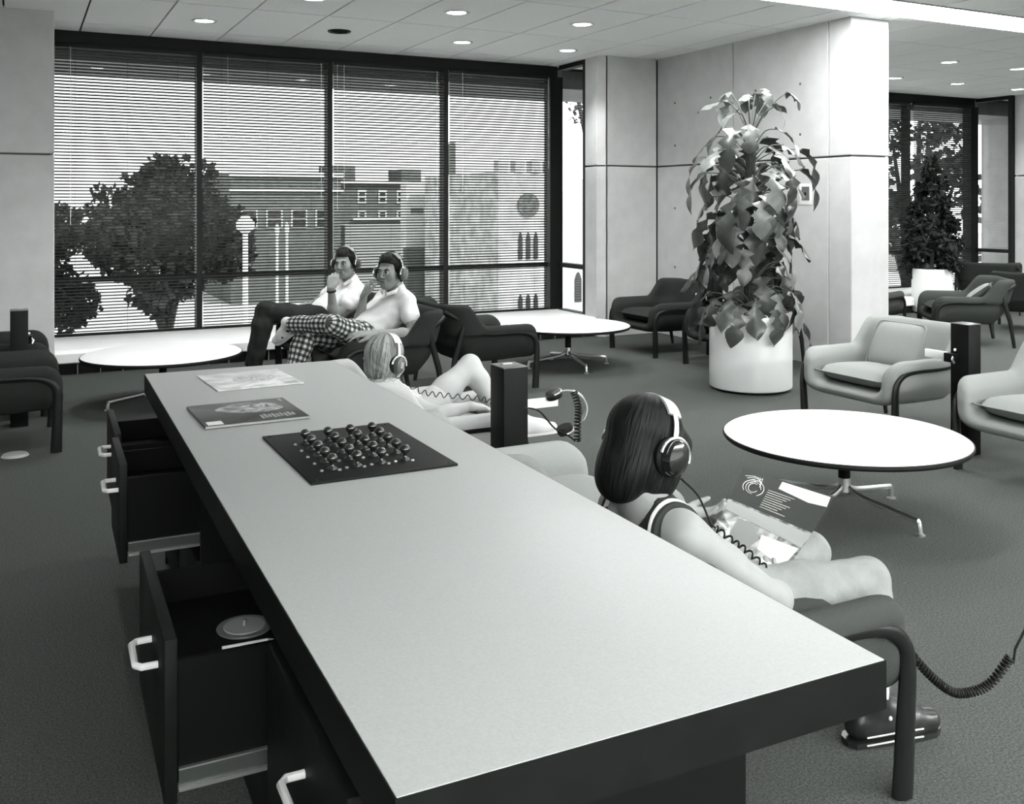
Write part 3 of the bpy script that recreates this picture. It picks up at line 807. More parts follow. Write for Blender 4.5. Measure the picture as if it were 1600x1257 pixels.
# things lying in the open drawers
zd = .325 + .176
t = empty('disc', (.415, 2.03, zd), 0, 'small grey disc with centre spindle lying in the near open drawer', 'disc')
MB().lathe([(0, 0), (.055, 0), (.056, .002), (.055, .004), (0, .004)], seg=40).build('rim', M('disc_rim', .12, .5), t)
MB().lathe([(0, .004), (.042, .004), (.041, .006), (0, .006)], seg=36).build('face', M('disc_face', .26, .5), t)
MB().lathe([(0, .006), (.005, .006), (.004, .018), (0, .020)], seg=12).build('spindle', CHROME, t)
for (x, y, a, L, lab) in [(.405, 1.945, -.05, .10, 'white stick lying beside the small disc in near drawer'), (.42, 3.14, .02, .10, 'short white pencil lying in the middle open drawer'), (.43, 3.57, .35, .13, 'slim grey knife lying in the farthest open drawer')]:
    g_ = 'grey' in lab
    o = empty('pencil' if not g_ else 'paper_knife', (x, y, zd), a, lab, 'pencil' if not g_ else 'knife')
    if g_:
        MB().poly([(-L / 2, -.004, .001), (0, -.006, .001), (L * .2, -.005, .001), (L * .2, .005, .001), (0, .006, .001)], .0015).build('blade', ALU, o)
        MB().tube([(L * .2, 0, .005), (L / 2, 0, .005)], [.005, .004], 8).build('grip', BLACK, o)
    else:
        MB().tube([(-L / 2, 0, .004), (L * .38, 0, .004)], .0038, 8).build('shaft', PRW, o)
        MB().tube([(L * .38, 0, .004), (L / 2, 0, .004)], [.0038, .0006], 8).build('tip', PRG, o)

# ------------------------------------------------------------------ potted climbing plant
LEAF = M('leaf', .060, .32, .5, var=.35, vscale=14)
LEAF2 = M('leaf_pale', .15, .36, .5, var=.3, vscale=14)
STEM = M('stem', .10, .6, .3)
def leaf_mesh(L, W, droop, fold, seed):
    rnd = random.Random(seed)
    prof = [(0, .05), (.05, .55), (.11, .92), (.17, .55), (.23, .28), (.30, .66), (.37, 1.0), (.43, .60), (.49, .40), (.57, .74), (.66, .86), (.76, .72), (.87, .44), (.95, .20), (1.0, .02)]
    bm = bmesh.new(); rows = []
    ang = 0.15; x = z = 0.0; prev = 0
    for s, wv in prof:
        ds = (s - prev) * L; prev = s
        ang -= droop * ds / L
        x += math.cos(ang) * ds; z += math.sin(ang) * ds
        w2 = wv * W / 2
        row = []
        for u in (-1, -.5, 0, .5, 1):
            ripple = .012 * math.sin(s * 9 + seed + u * 2) * abs(u)
            back = -.05 * L * abs(u) * (1 if s < .25 else 0)
            row.append(bm.verts.new((x + back, u * w2, z + abs(u) * w2 * fold + ripple)))
        rows.append(row)
    for A, B in zip(rows[:-1], rows[1:]):
        for k in range(4): bm.faces.new((A[k], B[k], B[k + 1], A[k + 1]))
    me = bpy.data.meshes.new('leaf'); bm.to_mesh(me); bm.free()
    me.polygons.foreach_set('use_smooth', [True] * len(me.polygons))
    return me
LM = [leaf_mesh(.27 + .03 * (k % 3), .15 + .025 * (k % 2), .6 + .35 * (k % 4), -.45 + .30 * (k % 3), k) for k in range(6)]
def planter(x, y, R, h_, lab):
    t = empty('planter', (x, y, 0), 0, lab, 'planter')
    MB().lathe([(0, 0), (R - .03, 0), (R - .03, .02), (0, .02)], seg=48).build('plinth', BLACK, t)
    MB().lathe([(R - .012, .018), (R - .004, .022), (R, .03), (R, h_ - .01), (R - .004, h_), (R - .02, h_), (R - .022, h_ - .10), (0, h_ - .10)], seg=64).build('pot', WHITETOP, t)
    MB().lathe([(0, h_ - .10), (R - .023, h_ - .10), (R - .06, h_ - .07), (0, h_ - .06)], seg=32).build('soil', M('soil', .03, .95, .1, bump=.6, bscale=60), t)
    return t
PX, PY, PR, PH = 4.86, 5.60, .302, .58
planter(PX, PY, PR, PH, 'white cylindrical planter holding the tall climbing plant')
plant = empty('climbing_plant', (PX, PY, PH - .06), 0, 'tall climbing plant with big lobed leaves in white planter', 'plant')
MB().tube(bez([(0, 0, 0), (.01, .02, .4), (-.02, 0, .9), (.0, -.01, 1.25), (.01, 0, 1.42)], 6), [.045] * 7 + [.04] * 6 + [.036] * 6 + [.02] * 5 + [.012], 10).build('moss_pole', M('moss_pole', .05, .95, .1, bump=.8, bscale=90), plant)
pet_cache = {}
def add_leaf(base, azim, reach, rise, z, tipdown, var, pale, sc=1.0, roll=0.0):
    """petiole from the pole at height z, blade hung at its end"""
    c, s = math.cos(azim), math.sin(azim)
    p0 = Vector((base * c, base * s, z)); p2 = Vector((reach * c, reach * s, z + rise)); p1 = (p0 + p2) / 2 + Vector((0, 0, .05))
    me = mesh_with(LM[var], LEAF2 if pale else LEAF)
    o = link('leaf', me, None, plant, p2)
    o.rotation_euler = (Matrix.Rotation(azim, 3, 'Z') @ Matrix.Rotation(tipdown, 3, 'Y') @ Matrix.Rotation(roll, 3, 'X')).to_euler()
    o.scale = (sc, sc, sc)
    pts = bez([p0, p1, p2], 4)
    MB().tube(pts, [.005] * 4 + [.0045] * 4 + [.003], 5).build('petiole', STEM, plant)
rnd = random.Random(11)
k = 0
for z0, z1, n_, r0, r1, td0, td1, rs0, rs1 in [
    (.00, .14, 18, .20, .36, .7, 1.25, .05, .18),
    (.16, .42, 18, .20, .38, .7, 1.3, .02, .16),
    (.42, .66, 18, .18, .36, .7, 1.35, .02, .14),
    (.66, .90, 20, .18, .38, .7, 1.35, .02, .14),
    (.90, 1.14, 18, .16, .36, .6, 1.25, .04, .16),
    (1.14, 1.30, 10, .12, .30, .5, 1.2, .06, .16)]:
    for i in range(n_):
        az = 2 * PI * (i + rnd.uniform(-.3, .3)) / n_ + z0 * 3
        add_leaf(.03, az, rnd.uniform(r0, r1), rnd.uniform(rs0, rs1), rnd.uniform(z0, z1), rnd.uniform(td0, td1), k % 6, rnd.random() < .22 + .2 * z0, rnd.uniform(.82, 1.15), rnd.uniform(-.5, .5)); k += 1
for i in range(11):
    az = 2 * PI * i / 11 + .4
    add_leaf(.008, az, rnd.uniform(.08, .26), rnd.uniform(.16, .36), 1.36, rnd.uniform(.1, .9), k % 6, True, rnd.uniform(.55, .85), rnd.uniform(-.6, .6)); k += 1
for az, re, rs, zz in [(-.35, .40, .10, 1.16), (-.5, .38, .16, .95), (2.7, .36, .10, 1.1)]:
    add_leaf(.02, az, re, rs, zz, .75, 2, False, 1.05)

# dark bushy tree in the far bay
planter(10.25, 8.42, .24, .56, 'white planter under the dark bushy tree in far bay')
ft = empty('indoor_tree', (10.25, 8.42, .50), 0, 'dark bushy indoor tree in front of the far window', 'plant')
MB().tube([(0, 0, 0), (.01, 0, .6), (0, .01, 1.2), (0, 0, 1.35)], [.025, .02, .012, .004], 8).build('trunk', STEM, ft)
def leafy(name, mat, parent, clumps, n, size, seed, loc=None, aspect=.4):
    """one foliage part: many small folded leaves scattered through clumps (x,y,z,r)"""
    rnd = np.random.default_rng(seed)
    cl = np.array(clumps, float); wgt = cl[:, 3] ** 2; wgt /= wgt.sum()
    ci = rnd.choice(len(cl), n, p=wgt)
    d = rnd.normal(size=(n, 3)); d /= np.linalg.norm(d, axis=1)[:, None]
    r = rnd.uniform(.45, 1.0, n) ** .6
    c = cl[ci, :3] + d * (r * cl[ci, 3])[:, None]
    a = rnd.normal(size=(n, 3)); a[:, 2] -= .3; a /= np.linalg.norm(a, axis=1)[:, None]
    b = np.cross(a, rnd.normal(size=(n, 3))); b /= np.linalg.norm(b, axis=1)[:, None]
    s = size * rnd.uniform(.6, 1.3, n)[:, None]
    V = np.stack([c, c + a * s * .5 + b * s * aspect, c + a * s, c + a * s * .5 - b * s * aspect], 1).reshape(-1, 3)
    F = np.arange(4 * n).reshape(-1, 4)
    me = bpy.data.meshes.new(name); me.from_pydata(V.tolist(), [], F.tolist()); me.materials.append(mat)
    return tag(link(name, me, None, parent, loc), kind='stuff')
DKL = M('dark_needles', .018, .7, .2)
cl = []
for i in range(26):
    zz = .12 + 1.15 * (i / 25.0); rr = .34 * (1 - .75 * (zz - .3) / 1.1) if zz > .3 else .30
    a = i * 2.4; cl.append((rr * .8 * math.cos(a), rr * .8 * math.sin(a), zz + .05 * math.sin(i * 5.1), .07 + .06 * (1 - i / 26)))
    MB().tube([(0, 0, zz - .08), (rr * .7 * math.cos(a), rr * .7 * math.sin(a), zz)], [.006, .003], 5).build('branch', STEM, ft)
leafy('foliage', DKL, ft, cl + [(0, 0, 1.42, .06), (0, 0, 1.3, .08)], 5200, .085, 4, aspect=.22)

# ------------------------------------------------------------------ outside
GZ = -5.4
ASPH = M('asphalt', .46, .9, .2, var=.2, vscale=.6)
tag(MB().box(-90, 160, 9.7, 190, GZ - .3, GZ).build('ground_outside', ASPH), 'pale ground outside below the windows', kind='structure')
tag(MB().box(-40, 60, 24, 31, GZ, GZ + .03).build('road', M('road_light', .62, .9, .2, var=.1, vscale=.5)), 'pale road crossing outside the windows', kind='structure')
TREE = M('tree_leaves', .022, .8, .2, var=.4, vscale=3)
BARK = M('bark', .04, .9, .2)
def tree(name, x, y, trunk_h, clumps, n, size, lab, seed, mat=TREE, branches=5):
    t = empty(name, (x, y, GZ), 0, lab, 'tree', 'trees outside')
    MB().tube([(0, 0, 0), (.1, 0, trunk_h * .5), (0, .05, trunk_h)], [.32, .26, .2], 8).build('trunk', BARK, t)
    for (cx_, cy_, cz, r) in clumps[:branches]:
        MB().tube([(0, 0, trunk_h * .9), (cx_ * .5, cy_ * .5, (trunk_h + cz) / 2), (cx_, cy_, cz)], [.16, .10, .04], 6).build('branch', BARK, t)
    leafy('crown', mat, t, clumps, n, size, seed)
    return t
rnd = random.Random(3)
def crown(w, d, z0, z1, n, r):
    out = []
    for i in range(n):
        a = rnd.uniform(0, 2 * PI); q = math.sqrt(rnd.random()); zz = rnd.uniform(z0, z1)
        sh = math.sqrt(max(.05, 1 - ((zz - (z0 + .35 * (z1 - z0))) / (.68 * (z1 - z0))) ** 2))
        out.append((w * q * sh * math.cos(a), d * q * sh * math.sin(a), zz, r * rnd.uniform(.7, 1.2)))
    return out
tree('big_tree', 4.0, 31, 3.0, crown(2.2, 1.8, 4.1, 7.7, 44, .70), 9500, .27, 'big broad dark tree seen through the two left panes', 21)
tree('low_tree', 0.3, 34, 1.6, crown(1.7, 1.5, 3.4, 6.3, 22, .7), 4600, .27, 'lower dark tree at the far left outside', 22)
tree('near_shrub', .75, 19, .8, crown(1.0, .8, .8, 3.6, 18, .4), 2600, .17, 'dark shrub low at the left behind the blinds', 23)
tree('sunlit_tree', 26.2, 22.2, 3.5, crown(2.2, 1.6, 5.6, 10.6, 24, .5), 2600, .26, 'tree with open branches outside the far bay', 24, M('tree_leaves_mid', .05, .8, .2, var=.4, vscale=3), 9)
tree('leafy_branch_tree', 10.6, 16.0, 5.0, [(-1.0, 0, 8.8, .30), (-.85, .1, 8.55, .22), (-.6, .2, 8.9, .3), (-.3, 0, 9.1, .4), (.2, 0, 9.2, .5), (.5, .2, 8.6, .5)], 700, .12, 'thin leafy tree top seen high in the narrow side window', 25, M('tree_leaves_mid', .05, .8, .2, var=.4, vscale=3), 4)
BRICK = M('brick_far', .13, .9, .2, var=.15, vscale=2)
STONE = M('stone_far', .55, .9, .2, var=.35, vscale=1.6)
PALE = M('pale_wall_far', .62, .9, .2, var=.08, vscale=1)
WINF = M('window_dark_far', .02, .2, .5)
def building(name, x0, x1, y0, y1, ztop, mat, lab):
    t = empty(name, ((x0 + x1) / 2, y0, GZ), 0, lab, 'building', 'buildings outside')
    W = (x1 - x0) / 2
    MB().box(-W, W, 0, y1 - y0, 0, ztop - GZ, .02).build('wall', mat, t)
    return t
def windows(t, xs_, z0, z1, w_, fr=.22):
    for x in xs_:
        f = MB().box(x - w_ / 2 - fr, x + w_ / 2 + fr, -.10, .02, z0 - fr - GZ, z1 + fr - GZ).build('window', PALE, t)
        MB().box(x - w_ / 2, x + w_ / 2, -.14, -.05, z0 - GZ, (z0 + z1) / 2 - .06 - GZ).build('window_glass', WINF, f)
        MB().box(x - w_ / 2, x + w_ / 2, -.14, -.05, (z0 + z1) / 2 + .06 - GZ, z1 - GZ).build('window_glass', WINF, f)
# long brick block behind the tree, then the windowed brick block
bA = building('brick_block', 12.6, 20.2, 66, 80, 3.45, BRICK, 'long low dark brick building behind the big tree')
MB().box(-3.9, 3.9, -.25, .1, 8.6, 8.9).build('cornice', PALE, bA)
MB().box(-3.9, 3.9, -.25, .1, 7.6, 7.72).build('cornice', PALE, bA)
windows(bA, [-2.6, -.9, .8, 2.5], -.2, .9, .9, .1)
bB = building('brick_hall', 20.9, 31.6, 70, 84, 2.95, BRICK, 'flat roofed brick building with white framed windows')
MB().box(-5.4, 5.4, -.4, .3, 8.20, 8.50).build('parapet', PALE, bB)
MB().box(-4.0, 5.4, -.4, .3, 5.55, 5.72).build('parapet', PALE, bB)
windows(bB, [-3.23, -1.6, -.12, 1.45, 2.9], 1.50, 2.25, .42, .12)
windows(bB, [-3.23, -1.6, -.12, 1.45, 2.9], .38, .70, .42, .12)
MB().box(-5.4, -3.4, 1, 4, 8.3, 9.65).build('roof_box', BRICK, bB)
MB().box(.32, 1.98, 1, 4, 8.3, 9.45).build('roof_box', BRICK, bB)
MB().box(4.4, 4.95, 1, 2, 8.3, 11.7).build('chimney', BRICK, bB)
MB().box(-5.3, 5.3, -2.5, 0, 0, 5.2).build('front_wing', M('wing_mid', .28, .9), bB)
# crenellated stone building
bC = building('stone_tower', 21.7, 25.1, 44, 54, 3.0, STONE, 'crenellated stone tower with round window')
for x in (-1.45, -.5, .45, 1.4): MB().box(x - .27, x + .27, -.1, .5, 8.4, 9.0).build('merlon', STONE, bC)
MB().lathe([(0, -.1), (.62, -.1), (.62, .05), (0, .05)], M4=Matrix.Translation((0, -.06, 6.7)) @ Matrix.Rotation(PI / 2, 4, 'X'), seg=24).build('round_window', M('rose_grey', .14, .7, var=.5, vscale=6), bC)
def lancet(t, x, z, w_, h_, par='window'):
    pts = [(x - w_ / 2, z), (x + w_ / 2, z), (x + w_ / 2, z + h_ * .75), (x + w_ * .25, z + h_ * .93), (x, z + h_), (x - w_ * .25, z + h_ * .93), (x - w_ / 2, z + h_ * .75)]
    MB().poly([(a, -.08, b) for a, b in pts], .1, (0, 1, 0)).build(par, WINF, t)
for x in (-.45, 0, .45): lancet(bC, x, 3.9, .22, 1.4)
for x in (-.45, 0, .45): lancet(bC, x, 1.0, .22, 1.1)
bD = building('pale_gable_house', 20.9, 23.3, 55.0, 56, 2.55, PALE, 'pale plain walled house left of stone tower')
MB().box(-1.4, 1.3, -.6, 0, 0, 4.1).build('porch', BRICK, bD)
lancet(bD, .55, 4.3, .3, .9)
MB().box(-.9, -.1, -.05, .05, 6.2, 6.5).build('vent', BRICK, bD)
bE = building('stone_church', 27.2, 36.0, 47, 60, 1.9, PALE, 'sunlit pale stone church wall seen in narrow side window')
MB().poly([(-4.4, 0, 7.3), (4.4, 0, 7.3), (4.4, 0, 12.2)], .4, (0, 1, 0)).build('gable', PALE, bE)
for x in (-3.4, -2.5, -1.2, .3): lancet(bE, x, 1.2, .42, 1.7)
bF = building('white_house', 78.5, 86, 62, 70, -1.6, PALE, 'small white house far beyond the far bay window')
windows(bF, [-2.5, -.5, 1.5], -4.2, -2.9, .8, .1)
# lamp posts
def lamp_post(x, y, zt, lab, r=.10, globe=.32):
    t = empty('street_lamp', (x, y, GZ), 0, lab, 'street lamp', 'white lamp posts outside')
    MB().lathe([(0, 0), (.22, 0), (.22, .25), (r, .4), (r * .8, zt - GZ), (0, zt - GZ)], seg=14).build('post', WHITEP, t)
    MB().lathe([(0, 0), (r, 0), (globe, .12), (globe, .26), (globe * .4, .42), (0, .45)], (0, 0, zt - GZ), seg=18).build('lamp_head', WHITEP, t)
for x, y, zt, lab in [(4.93, 24, .65, 'near white lamp post left of the boys'), (8.56, 36, .2, 'slim white pole just right of the near lamp post'), (9.3, 37.5, .2, 'slim white pole closest to the left boy')]:
    lamp_post(x, y, zt, lab, .08 if y < 30 else .06, .22 if y < 30 else .08)
# parked cars
def car(x, y, rz, mat, lab):
    t = empty('parked_car', (x, y, GZ + .03), rz, lab, 'car', 'cars parked outside')
    prof = [(-2.1, .35), (-2.15, .75), (-1.3, .92), (-.8, 1.38), (.7, 1.40), (1.25, .95), (2.1, .80), (2.15, .35)]
    MB().poly([(a, -.82, b) for a, b in prof], 1.64, (0, 1, 0)).build('body', mat, t)
    MB().poly([(a, -.83, b) for a, b in [(-1.05, .95), (-.72, 1.30), (.62, 1.32), (1.0, .95)]], 1.66, (0, 1, 0)).build('glass', WINF, t)
    for wx in (-1.35, 1.35):
        for wy in (-.8, .8):
            MB().lathe([(0, -.1), (.32, -.1), (.32, .1), (0, .1)], M4=Matrix.Translation((wx, wy, .32)) @ Matrix.Rotation(PI / 2, 4, 'X'), seg=16).build('wheel', RUBBER, t)
for i, (x, y, m_, lab) in enumerate([(5.0, 33, WHITEP, 'white car parked outside near the big tree'), (9.6, 34, M('car_dark', .05, .3), 'dark car parked outside behind the lamp posts'), (14.6, 33.5, WHITEP, 'white car parked outside behind the boys'), (17.6, 32, M('car_dark', .05, .3), 'dark car parked outside near the stone tower')]):
    car(x, y, .05 * i, m_, lab)
tree('hedge_shrub', 14.4, 27, .4, crown(1.0, .8, .4, 1.8, 12, .4), 1600, .16, 'small clipped shrub outside, right of the boys', 27)
tree('street_shrub', 6.9, 20.5, .4, crown(1.3, .8, .3, 1.7, 14, .4), 1800, .16, 'low shrub outside below the near lamp post', 28)
# ------------------------------------------------------------------ people
SKIN_A = M('skin_tan', .23, .55, .35, var=.06, vscale=30)
SKIN_B = M('skin_fair', .28, .55, .35, var=.05, vscale=30)
HAIR_D = M('hair_dark', .012, .38, .5, var=.6, vscale=60)
SHIRT_W = M('shirt_white', .72, .85, .2, var=.04, vscale=14, bump=.25, bscale=25)
JEAN_L = M('jeans_pale', .22, .85, .2, var=.10, vscale=22, bump=.3, bscale=40)
PANT_D = M('trousers_dark', .018, .85, .2, var=.2, vscale=22, bump=.3, bscale=30)
TANK = M('tank_top_dark', .03, .85, .2)
SHOE_W = M('shoe_white', .55, .5, .4); SHOE_D = M('shoe_dark', .015, .35, .5)
LIPS = M('lips', .09, .5, .3); BROW = M('brow', .015, .8, .1); EYEW = M('eye_white', .45, .2, .5); IRIS = M('iris', .01, .1, .6)
def hair_strand_mat(name, lo, hi, sc, spec):
    if name in MATS: return MATS[name]
    m = M(name, lo, .42, spec); n = m.node_tree; b = n.nodes['Principled BSDF']
    at = n.nodes.new('ShaderNodeAttribute'); at.attribute_name = 'strand'
    t = n.nodes.new('ShaderNodeTexNoise'); t.inputs['Scale'].default_value = sc; t.inputs['Detail'].default_value = 4
    r = n.nodes.new('ShaderNodeValToRGB'); r.color_ramp.elements[0].position = .36; r.color_ramp.elements[1].position = .66
    r.color_ramp.elements[0].color = tint(lo); r.color_ramp.elements[1].color = tint(hi)
    bp = n.nodes.new('ShaderNodeBump'); bp.inputs['Strength'].default_value = .7; bp.inputs['Distance'].default_value = .008
    n.links.new(at.outputs['Vector'], t.inputs['Vector']); n.links.new(t.outputs['Fac'], r.inputs[0])
    n.links.new(r.outputs[0], b.inputs['Base Color']); n.links.new(t.outputs['Fac'], bp.inputs['Height']); n.links.new(bp.outputs[0], b.inputs['Normal'])
    return m
def strands(o, hd, pole=(0, -.03, 0)):
    """strand direction falls from the crown: noise runs around the head, hardly along it"""
    me = o.data; n = len(me.vertices); V = np.zeros(n * 3, np.float32); me.vertices.foreach_get('co', V); V = V.reshape(-1, 3) - hd.p(*pole)
    Lc = V @ hd.R; az = np.arctan2(Lc[:, 0], Lc[:, 1])
    W = np.stack([np.cos(az) * 1.0, np.sin(az) * 1.0, Lc[:, 2] * .9], 1)
    at = me.attributes.new('strand', 'FLOAT_VECTOR', 'POINT'); at.data.foreach_set('vector', W.astype(np.float32).ravel())
HAIR_BL = hair_strand_mat('hair_blond', .07, .30, 9, .35)
HAIR_BK = hair_strand_mat('hair_black', .003, .012, 12, .12)

def folds(F, amp=.003, q=62., seed=0.0, d=(.5, .25, .8)):
    X, Y, Z = np.meshgrid(*F.ax, indexing='ij')
    u = X * d[0] + Y * d[1] + Z * d[2]
    F.f += (amp * np.sin(q * u + 2.2 * np.sin(19 * Y + seed) + 1.7 * np.sin(23 * X - 17 * Z + seed)) * (.55 + .45 * np.sin(31 * Z + 27 * X + seed))).astype(np.float32)
def tufts(F, hd, amp=.0011, n=64, ragged=.007):
    X, Y, Z = np.meshgrid(*F.ax, indexing='ij'); c = hd.p(0, -.03, .03)
    L = [(X - c[0]) * hd.R[0][i] + (Y - c[1]) * hd.R[1][i] + (Z - c[2]) * hd.R[2][i] for i in range(3)]
    az = np.arctan2(L[0], L[1]); low = sstep(.0, -.10, L[2])
    F.f += (amp * np.sin(n * az + 2.0 * np.sin(9 * az)) + low * ragged * .5 * np.sin(n * 1.7 * az)).astype(np.float32)
def hairline(F, hd, z0=.066, y0=.040, bow=4.0):
    def cut(X, Y, Z):
        L = [((X - hd.c[0]) * hd.R[0][i] + (Y - hd.c[1]) * hd.R[1][i] + (Z - hd.c[2]) * hd.R[2][i]) / hd.s for i in range(3)]
        return np.maximum(y0 - L[1], L[2] - (z0 - bow * L[0] ** 2)) * hd.s
    F.func(cut, .008, 'sub')
def unbase(t):
    """parts were meshed in room coordinates: keep them there under their empty"""
    for ch in t.children: ch.location = Vector(ch.location) - Vector(t.location)
def vec(*a): return np.array(a, float)
def unit(v): v = np.array(v, float); return v / max(np.linalg.norm(v), 1e-9)
def frame(fwd, up=(0, 0, 1), roll=0.0):
    f = unit(fwd); r = unit(np.cross(f, up)); u = np.cross(r, f)
    if roll: r, u = r * math.cos(roll) + u * math.sin(roll), u * math.cos(roll) - r * math.sin(roll)
    return np.stack([r, f, u], 1)                 # columns: right, forward, up
class Head:
    def __init__(s, c, fwd, sc=1.0, roll=0.0, up=(0, 0, 1)):
        s.c = vec(*c); s.R = frame(fwd, up, roll); s.s = sc
    def p(s, x, y, z): return s.c + s.R @ (vec(x, y, z) * s.s)
    def ell(s, F, c, r, k=.012, op='add'): F.ell(s.p(*c), np.array(r) * s.s, s.R, k * s.s, op)
    def cone(s, F, a, b, ra, rb, k=.01, op='add'): F.cone(s.p(*a), s.p(*b), ra * s.s, rb * s.s, k * s.s, op)
    def skull(s, F, ears=True):
        s.ell(F, (0, -.018, .032), (.074, .093, .086), .02)
        s.ell(F, (0, .030, -.030), (.057, .060, .080), .03)
        s.ell(F, (0, .058, -.090), (.026, .024, .022), .03)
        for x in (-1, 1):
            s.ell(F, (x * .040, .058, -.028), (.024, .024, .026), .03)
            s.cone(F, (x * .052, -.005, -.055), (x * .020, .050, -.092), .020, .018, .03)
        s.cone(F, (-.036, .080, .022), (.036, .080, .022), .010, .010, .015)
        for x in (-1, 1): s.ell(F, (x * .031, .096, .003), (.017, .012, .010), .010, 'sub')
        s.cone(F, (0, .090, .014), (0, .112, -.026), .007, .012, .012)
        for x in (-1, 1): s.ell(F, (x * .012, .102, -.030), (.008, .010, .007), .006)
        s.cone(F, (-.016, .089, -.056), (.016, .089, -.056), .006, .006, .006)
        s.cone(F, (-.013, .088, -.068), (.013, .088, -.068), .007, .007, .006)
        if ears:
            for x in (-1, 1): s.ell(F, (x * .079, -.012, -.008), (.009, .020, .031), .008)
    def neck(s, F, base, r=.052):
        F.cone(s.p(0, -.028, -.06), base, r * s.s, (r + .006) * s.s, .03)
    def face(s, par):
        for x in (-1, 1):
            b = MB(); b.sphere(s.p(x * .031, .083, .004), .0125 * s.s, 12, 8); e = b.build('eye', EYEW, par)
            b = MB(); b.sphere(s.p(x * .031, .0925, .004), .0062 * s.s, 10, 6); b.build('iris', IRIS, e)
            MB().tube([s.p(x * .016, .0935, .021), s.p(x * .032, .0955, .027), s.p(x * .050, .082, .022)], [.0035 * s.s, .005 * s.s, .002 * s.s], 6).build('eyebrow', BROW, par)
            MB().tube([s.p(x * .018, .0925, .010), s.p(x * .031, .0965, .0125), s.p(x * .046, .087, .008)], [.0014 * s.s, .0022 * s.s, .0014 * s.s], 5).build('eyelid', BROW, par)
        MB().tube([s.p(-.021, .0915, -.0615), s.p(0, .0965, -.0605), s.p(.021, .0915, -.0615)], [.0015 * s.s, .0050 * s.s, .0015 * s.s], 6).build('lips', LIPS, par)

def hand(F, wrist, fwd, palm, thumb_side, s=1.0, curl=.45, spread=.12, thumb_out=.6, rw=.024):
    f = unit(fwd); n = unit(np.array(palm) - f * np.dot(palm, f)); t = np.cross(f, n) * thumb_side
    w_ = np.array(wrist, float)
    kn = []
    for i, (lat, ln) in enumerate([(.030, .084), (.010, .090), (-.011, .085), (-.030, .074)]):
        k_ = w_ + f * ln * s + t * lat * s
        F.cone(w_ + t * lat * .5 * s, k_, rw * .80 * s, .0125 * s, .012 * s)
        L = [(.042, .026, .020), (.046, .030, .022), (.042, .028, .021), (.034, .021, .018)][i]
        d = unit(f + t * lat / .03 * spread); p = k_; r = .0098 * s; a = curl * .6
        for seg in L:
            dd = unit(d * math.cos(a) + n * math.sin(a)); q = p + dd * seg * s
            F.cone(p, q, r, r * .9, .004 * s); p = q; r *= .9; a += curl
        kn.append(p)
    b0 = w_ + f * .022 * s + t * .026 * s; d1 = unit(f * (1 - .4 * thumb_out) + t * thumb_out + n * .35)
    b1 = b0 + d1 * .042 * s; d2 = unit(f * .9 + t * (thumb_out - .45) + n * .35); b2 = b1 + d2 * .032 * s; b3 = b2 + d2 * .024 * s
    F.cone(b0, b1, .017 * s, .0125 * s, .012 * s); F.cone(b1, b2, .0120 * s, .0108 * s, .004 * s); F.cone(b2, b3, .0105 * s, .0085 * s, .004 * s)
    return kn
def arm(F, sh, el, wr, s=1.0, o=0.0):
    sh, el, wr = vec(*sh), vec(*el), vec(*wr)
    m1 = sh * .55 + el * .45; m2 = el * .70 + wr * .30
    F.chain([sh, m1, el], [(.052 + o) * s, (.046 + o) * s, (.038 + o) * s], .02)
    F.chain([el, m2, wr], [(.038 + o) * s, (.040 + o) * s, (.0245 + o) * s], .02)
def leg(F, hp, kn, an, s=1.0, o=0.0):
    hp, kn, an = vec(*hp), vec(*kn), vec(*an)
    F.chain([hp, hp * .5 + kn * .5, kn], [(.082 + o) * s, (.072 + o) * s, (.053 + o) * s], .03)
    F.chain([kn, kn * .72 + an * .28, an], [(.052 + o) * s, (.053 + o) * s, (.034 + o) * s], .03)
def torso(F, hip, chest, sh1, sh2, neck, s=1.0, o=0.0, hipw=.085):
    hip, chest, sh1, sh2, neck = map(lambda q: np.array(q, float), (hip, chest, sh1, sh2, neck))
    lat = unit(sh1 - sh2)
    for g_ in (-1, 1):
        F.chain([hip + lat * hipw * g_ * s, (hip + chest) / 2 + lat * .070 * g_ * s, chest + lat * .082 * g_ * s, (sh1 if g_ > 0 else sh2) * .75 + chest * .25],
                [(.098 + o) * s, (.092 + o) * s, (.100 + o) * s, (.066 + o) * s], .06)
    F.chain([hip, chest], [(.10 + o) * s, (.10 + o) * s], .05)
    F.chain([sh1, neck, sh2], [(.056 + o) * s, (.052 + o) * s, (.056 + o) * s], .05)
def shoe(par, ank, toe_dir, up, s, mat, lab_mat=None, name='shoe', sole=None):
    R = frame(toe_dir, up); a = np.array(ank, float)
    def p(x, y, z): return a + R @ (vec(x, y, z) * s)
    F = Field(a - .24 * s, a + .26 * s, .006)
    F.cone(p(0, -.045, -.048), p(0, .10, -.052), .036 * s, .040 * s, .02); F.cone(p(0, .09, -.054), p(.003, .165, -.058), .040 * s, .030 * s, .02)
    F.cone(p(0, -.03, -.03), p(0, -.01, .02), .038 * s, .040 * s, .02); F.cone(p(0, .0, 0), p(0, .10, -.035), .036 * s, .028 * s, .02)
    up_ = R[:, 2]
    F.func(lambda X, Y, Z: -((X - a[0]) * up_[0] + (Y - a[1]) * up_[1] + (Z - a[2]) * up_[2] + .085 * s), .006, 'int')
    o = F.build(name, mat, par)
    pts = []
    for x, y in [(-.034, -.07), (-.038, 0), (-.042, .10), (-.034, .165), (-.015, .192), (.015, .194), (.036, .165), (.042, .10), (.038, 0), (.034, -.07), (.015, -.085), (-.015, -.085)]: pts.append(p(x, y, -.092))
    b = MB(); b.poly([Vector(q) for q in pts], .014 * s, Vector(up_)); b.build('sole', sole or mat, o)
    return o, p

